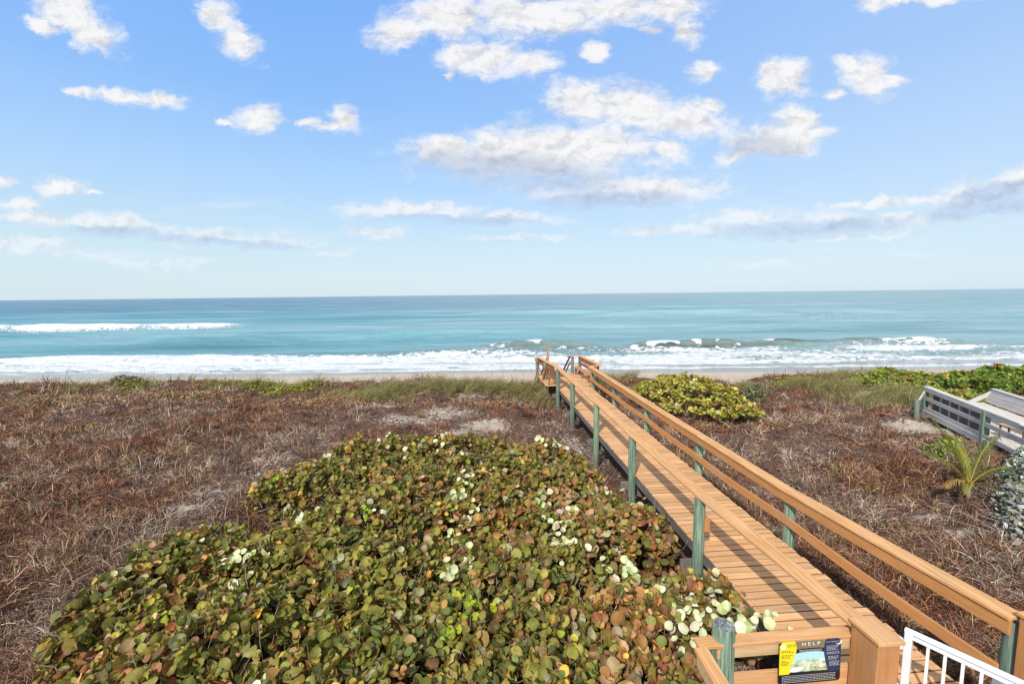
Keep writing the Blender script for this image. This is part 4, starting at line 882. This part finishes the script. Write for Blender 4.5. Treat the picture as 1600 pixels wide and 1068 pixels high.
MB().beam((-.02, -.09, 1.48), (dl.x-.03, dl.y, 1.48), .038, .14).build('side_rail_board', M['raw'], fn, bevel=.004)
pp = iv_ @ (Vector(at(1131, 975, 1.66))-K0v)
mb = MB(); mb.cyl((pp.x, pp.y-.03, -.5), (pp.x, pp.y, 1.66), .108, .106, 26, .06, seed=5); mb.build('post', M['post'], fn, bevel=.008, smooth=True)

# --- the turtle sign: a printed panel (yellow, picture, navy, black foot) with its writing
def plain(name, c, rough=.35, n_amt=.08):
    m_, t, b = mat(name); co = t.new('ShaderNodeTexCoord').outputs['Object']; v = t.math('MULTIPLY_ADD', t.noise(co, 18, 5, .7), n_amt*2, 1-n_amt)
    t.put(b.inputs['Base Color'], t.mix(1., c, t.comb(v, v, v), 'MULTIPLY')); b.inputs['Roughness'].default_value = rough; return m_
M['sy'] = plain('sign yellow', (.80, .68, .02)); M['sk'] = plain('sign black', (.012, .012, .018)); M['sn'] = plain('sign navy', (.018, .035, .10)); M['sw'] = plain('sign white', (.80, .80, .78)); M['sg'] = plain('sign bronze', (.20, .17, .10))
M['grey_ink'] = plain('sign small print', (.45, .46, .46)); M['ink'] = plain('sign dark print', (.10, .09, .02))
def photo_material():
    m_, t, b = mat('sign picture of hatchlings on sand'); co = t.new('ShaderNodeTexCoord').outputs['Object']; sp = t.sep(co)
    n_ = t.noise(co, 22, 6, .7, .6); c = t.ramp(n_, [(.32, (.05, .09, .06)), (.44, (.35, .40, .20)), (.55, (.62, .70, .55)), (.7, (.78, .86, .80))])
    c = t.mix(t.smooth(sp[2], -.005, .035), c, (.40, .70, .74)); t.put(b.inputs['Base Color'], c); b.inputs['Roughness'].default_value = .35; return m_
M['sp'] = photo_material()
SW, SH = .41, .375
sp0 = iv_ @ (Vector(at(1262, 996, 1.49))-K0v)
sgn = empty('turtle_sign', (0, 0, 0)); sgn.location = Vector((K0[0], K0[1], 0)) + Matrix.Rotation(fa, 3, 'Z') @ Vector((sp0.x, -.075, 1.51-SH*1.24/2)); sgn.rotation_euler = (math.radians(-2), 0, fa)
sgn.scale = (1.62, 1.3, 1.24)
tag(sgn, 'small yellow, navy and black beach turtle sign reading HELP, fixed to the corner fence', 'sign')
def plate(name, outline, y, m_, th=.002, parent=sgn):
    nn = len(outline); vs_ = [(x, y, z) for x, z in outline]+[(x, y+th, z) for x, z in outline]
    fs = [tuple(range(nn)), tuple(range(2*nn-1, nn-1, -1))]+[((i+1) % nn, i, nn+i, nn+(i+1) % nn) for i in range(nn)]
    return mk(name, np.array(vs_), fs, m_, parent)
def rrect(w_, h_, r_, n_=5):
    o = []
    for cx, cz, a0 in ((w_/2-r_, h_/2-r_, 0), (-w_/2+r_, h_/2-r_, 90), (-w_/2+r_, -h_/2+r_, 180), (w_/2-r_, -h_/2+r_, 270)):
        for k_ in range(n_+1): a = math.radians(a0+90*k_/n_); o.append((cx+r_*math.cos(a), cz+r_*math.sin(a)))
    return o
plate('panel', rrect(SW, SH, .025), .0, M['sk'], .006)
plate('bronze_band', [(-.10, .178), (.10, .178), (.10, .105), (.06, .112), (0, .114), (-.06, .112), (-.10, .105)], -.001, M['sg'], .001)
plate('picture', [(-.15, -.085), (.12, -.085), (.105, .0), (.11, .065), (.06, .08), (0, .083), (-.06, .080), (-.13, .065), (-.15, 0)], -.0012, M['sp'], .001)
yel = [(-.195, .160), (-.188, .176), (-.175, .182), (-.105, .182), (-.092, .14), (-.094, .09), (-.108, .04), (-.124, -.01), (-.134, -.06), (-.136, -.098), (-.203, -.098), (-.203, .15)]
plate('yellow_panel', [(x, z) for x, z in reversed(yel)][::-1], -.003, M['sy'], .0015)
plate('navy_panel', [(.105, .182), (.18, .182), (.198, .17), (.203, .15), (.203, -.098), (.122, -.098), (.106, -.03), (.094, .04), (.09, .09), (.094, .145)], -.003, M['sn'], .0015)
moon = [(.185+.022*math.cos(a), .150+.022*math.sin(a)) for a in np.linspace(-2.4, .9, 12)]+[(.178+.020*math.cos(a), .156+.020*math.sin(a)) for a in np.linspace(.75, -2.2, 12)]
plate('moon', moon, -.0045, M['sw'], .001)
plate('sun', [(-.180+.017*(1+.18*math.cos(8*a))*math.cos(a), .140+.017*(1+.18*math.cos(8*a))*math.sin(a)) for a in np.linspace(0, 2*math.pi, 40)[:-1]], -.0045, M['sw'], .001)
# a pale hatchling shape and a darker shell in the picture
plate('egg_shape', [(-.085+.045*math.cos(a), -.062+.020*math.sin(a)+.2*.045*math.cos(a)) for a in np.linspace(0, 2*math.pi, 24)[:-1]], -.0026, M['sw'], .001)
def text(name, body, size, x, z, m_, parent=sgn, align='LEFT', sp=1.0):
    cu = bpy.data.curves.new(name, 'FONT'); cu.body = body; cu.size = size; cu.align_x = align; cu.space_character = sp; cu.extrude = .0004
    tmp = bpy.data.objects.new(name, cu); C.objects.link(tmp); dg = bpy.context.evaluated_depsgraph_get(); dg.update()
    me = bpy.data.meshes.new_from_object(tmp.evaluated_get(dg)); bpy.data.objects.remove(tmp); me.materials.clear(); me.materials.append(m_)
    for v in me.vertices: v.co = (v.co.x+x, -.0052-v.co.z, v.co.y+z)
    o = bpy.data.objects.new(name, me); C.objects.link(o); o.parent = parent; return o
text('lettering', 'HELP', .040, 0, .140, M['sw'], align='CENTER', sp=1.55)
text('lettering', 'AT NIGHT', .017, .103, .150, M['grey_ink'], sp=1.15)
text('lettering', 'DURING\nTHE DAY', .014, -.158, .150, M['ink'], sp=1.3)
def small_print(x0, x1, z0, rows, m_, name, gap=.0115, seed=1):
    rs_ = random.Random(seed); mb_ = MB()
    for r_ in range(rows):
        x = x0; z = z0-r_*gap; end = x1-rs_.uniform(0, .03)
        while x < end:
            l_ = rs_.uniform(.006, .018); mb_.box(x, min(x+l_, x1), -.0052, -.0045, z-.0025, z+.002); x += l_+.004
    mb_.build(name, m_, sgn)
for i, (z, r_) in enumerate([(.105, 2), (.068, 3), (.020, 4)]): small_print(-.192, [-.105, -.118, -.140][i], z, r_, M['ink'], 'small_print', seed=i)
for i, (z, r_) in enumerate([(.120, 4), (.066, 2), (.030, 3), (-.012, 4)]): small_print([.106, .108, .118, .126][i], .195, z, r_, M['grey_ink'], 'small_print', seed=10+i)
small_print(-.075, .078, .102, 2, M['grey_ink'], 'small_print', .010, 21); small_print(-.185, .185, -.112, 5, M['grey_ink'], 'small_print', .0135, 22)

# --- white metal gate
G0 = Vector(at(1421, 985, 1.66)); G1 = Vector(at(1602, 1068, 1.66)); ga = math.atan2(G1.y-G0.y, G1.x-G0.x)
gt = empty('white_gate', (G0.x, G0.y, 0), ga); tag(gt, 'white metal picket gate standing open at the start of the boardwalk', 'gate')
M['white'] = plain('white powder coat', (.78, .79, .80), .3, .04); M['screen'] = plain('grey latch guard', (.20, .22, .27), .5)
mb = MB(); mb.box(-.03, .03, -.03, .03, DZ+.05, 1.64); mb.build('gate_stile', M['white'], gt, bevel=.004)
mb = MB(); mb.box(-.035, 1.15, -.025, .025, 1.641, 1.675); mb.build('top_rail', M['white'], gt, bevel=.006)
mb = MB(); mb.box(.03, 1.10, -.018, .018, 1.59, 1.625); mb.build('upper_rail', M['white'], gt, bevel=.003)
mb = MB(); mb.box(.03, 1.10, -.018, .018, .80, .835); mb.build('bottom_rail', M['white'], gt, bevel=.003)
mb = MB(); mb.box(1.10, 1.16, -.03, .03, DZ+.05, 1.64); mb.build('gate_stile', M['white'], gt, bevel=.004)
for k_ in range(8): mb = MB(); x_ = .145+k_*.12; mb.box(x_-.012, x_+.012, -.012, .012, .835, 1.59); mb.build('picket', M['white'], gt, bevel=.002)
mb = MB(); mb.box(.57, .82, -.016, -.013, 1.2, 1.585); mb.build('latch_guard', M['screen'], gt)
for z in (1.50, 1.0):
    mb = MB(); mb.box(-.075, -.031, -.02, .02, z-.055, z+.05); mb.cyl((-.052, -.03, z-.045), (-.052, -.03, z+.04), .014, n=12); hg = mb.build('hinge', M['white'], gt, bevel=.003)
    for dz in (-.02, .02): mb = MB(); mb.cyl((-.06, -.0205, z+dz), (-.06, -.026, z+dz), .006, n=8); mb.build('screw', M['screen'], hg)

# ------------------------------------------------------------------ the neighbour's grey walkway
A = at(1448, 604, 1.05); B = at(1541, 640, 1.05)
na = math.atan2(B[1]-A[1], B[0]-A[0])+math.pi/2; NL = float(np.hypot(*(B-A)[:2]))
nb = empty('grey_walkway', (A[0], A[1], 0), na); tag(nb, 'weathered grey wooden dune walkway with slatted railing at the right edge', 'walkway')
# local: -y runs from post A towards B and on, x to the right
L2 = NL*2.3; ND = .10
gA = float(ground_h(A[0], A[1]))
def npost(x, y, top, r_=.095): mb_ = MB(); mb_.cyl((x, y, -.5), (x, y, top), r_, r_*.96, 18, .05, seed=int(abs(x*10+y*7))); return mb_.build('post', M['post'], nb, bevel=.006, smooth=True)
npost(0, 0, 1.01); npost(0, -NL, 1.01); npost(0, -2*NL, 1.01); 
sp_ = at(1434, 624, .62); sp_ = Matrix.Rotation(-na, 3, 'Z') @ Vector((sp_[0]-A[0], sp_[1]-A[1], 0)); npost(sp_.x, sp_.y, .62)
mb = MB(); mb.box(.16, .20, -NL+.12, -.12, .16, .93); mb.build('shade_back_board', M['dark'], nb)  # panel added for the dark gaps, its shaded face put into the colour
mb = MB(); s_ = -L2
while s_ < .2: mb.box(.1, 2.3, s_+.005, s_+.14, ND-.04, ND); s_ += .1475
mb.build('deck', M['grey'], nb)
MB().beam((.06, .18, 1.05), (.06, -NL*1.45, 1.05), .22, .04).build('rail_cap', M['grey'], nb, bevel=.004)
MB().beam((.0, -NL*1.45-.003, 1.052), (.12, -L2, 1.052), .22, .04).build('rail_cap', M['grey'], nb, bevel=.004)
for (z, h_) in ((1.005, .14), (.66, .15), (.24, .14)):
    MB().beam((-.03+.0, -.08, z), (-.03, -NL+.08, z), .038, h_).build('rail_board', M['greyside'], nb, bevel=.004); MB().beam((-.03, -NL-.08, z), (-.03, -NL*2, z-(.0 if z > 1 else .05)), .038, h_).build('rail_board', M['greyside'], nb, bevel=.004)
for k_ in range(1, 7):
    mb = MB(); y_ = -NL*k_/6.2+.12; mb.box(-.008, .032, y_-.02, y_+.02, .10, .95); mb.build('baluster', M['greyside'], nb)
MB().beam((0, .08, .92), (sp_.x, sp_.y-.05, .60), .04, .13).build('stair_rail', M['grey'], nb, bevel=.004)
MB().beam((-.06, .1, .10), (-.06, -NL*1.1, .10), .05, .2).build('edge_board', M['greyside'], nb)
# built in bench with a slanted plank back on the far side
bn = empty('slatted_bench', (0, 0, 0), na); bo = Matrix.Rotation(na, 3, 'Z') @ Vector((1.75, -.35, 0)); bn.location = Vector((A[0], A[1], ND))+bo
tag(bn, 'weathered bench with slanted plank back on the grey walkway', 'bench')
mb = MB()
for k_ in range(3): mb.box(-.42+k_*.15, -.28+k_*.15, -5.2, .25, .41, .45)
mb.build('seat', M['grey'], bn, bevel=.004)
mb = MB()
for k_ in range(4):
    z0 = .50+k_*.125; x0_ = .06+k_*.05; mb.add([(x0_, -5.2, z0), (x0_, .25, z0), (x0_+.045, .25, z0+.115), (x0_+.045, -5.2, z0+.115), (x0_+.035, -5.2, z0-.01), (x0_+.035, .25, z0-.01), (x0_+.08, .25, z0+.105), (x0_+.08, -5.2, z0+.105)], [(0, 1, 2, 3), (7, 6, 5, 4), (0, 4, 5, 1), (3, 2, 6, 7), (0, 3, 7, 4), (1, 5, 6, 2)])
mb.build('backrest', M['greyside'], bn)
MB().beam((.30, .32, 1.02), (.30, -5.2, 1.02), .16, .04).build('backrest_cap', M['grey'], bn, bevel=.004)
MB().beam((.27, .28, .96), (-.50, .28, .44), .04, .16).build('end_board', M['greyside'], bn, bevel=.004)
for y_ in (.05, -1.6, -3.3): mb = MB(); mb.box(-.38, -.30, y_-.04, y_+.04, 0.002, .41); mb.build('leg', M['greyside'], bn)
# little plank bench standing on the grey deck
sb = empty('plank_stool', tuple(Vector((A[0], A[1], ND))+Matrix.Rotation(na, 3, 'Z') @ Vector((.75, -NL*1.02, 0))), na+.25); tag(sb, 'small pale plank stool on dark legs standing on the grey walkway', 'stool')
mb = MB(); mb.box(-.17, .17, -.45, .45, .42, .46); mb.build('seat', M['raw'], sb, bevel=.004)
for x_ in (-.13, .13):
    for y_ in (-.38, .38): mb = MB(); mb.box(x_-.02, x_+.02, y_-.02, y_+.02, .002, .42); mb.build('leg', M['rust'], sb)
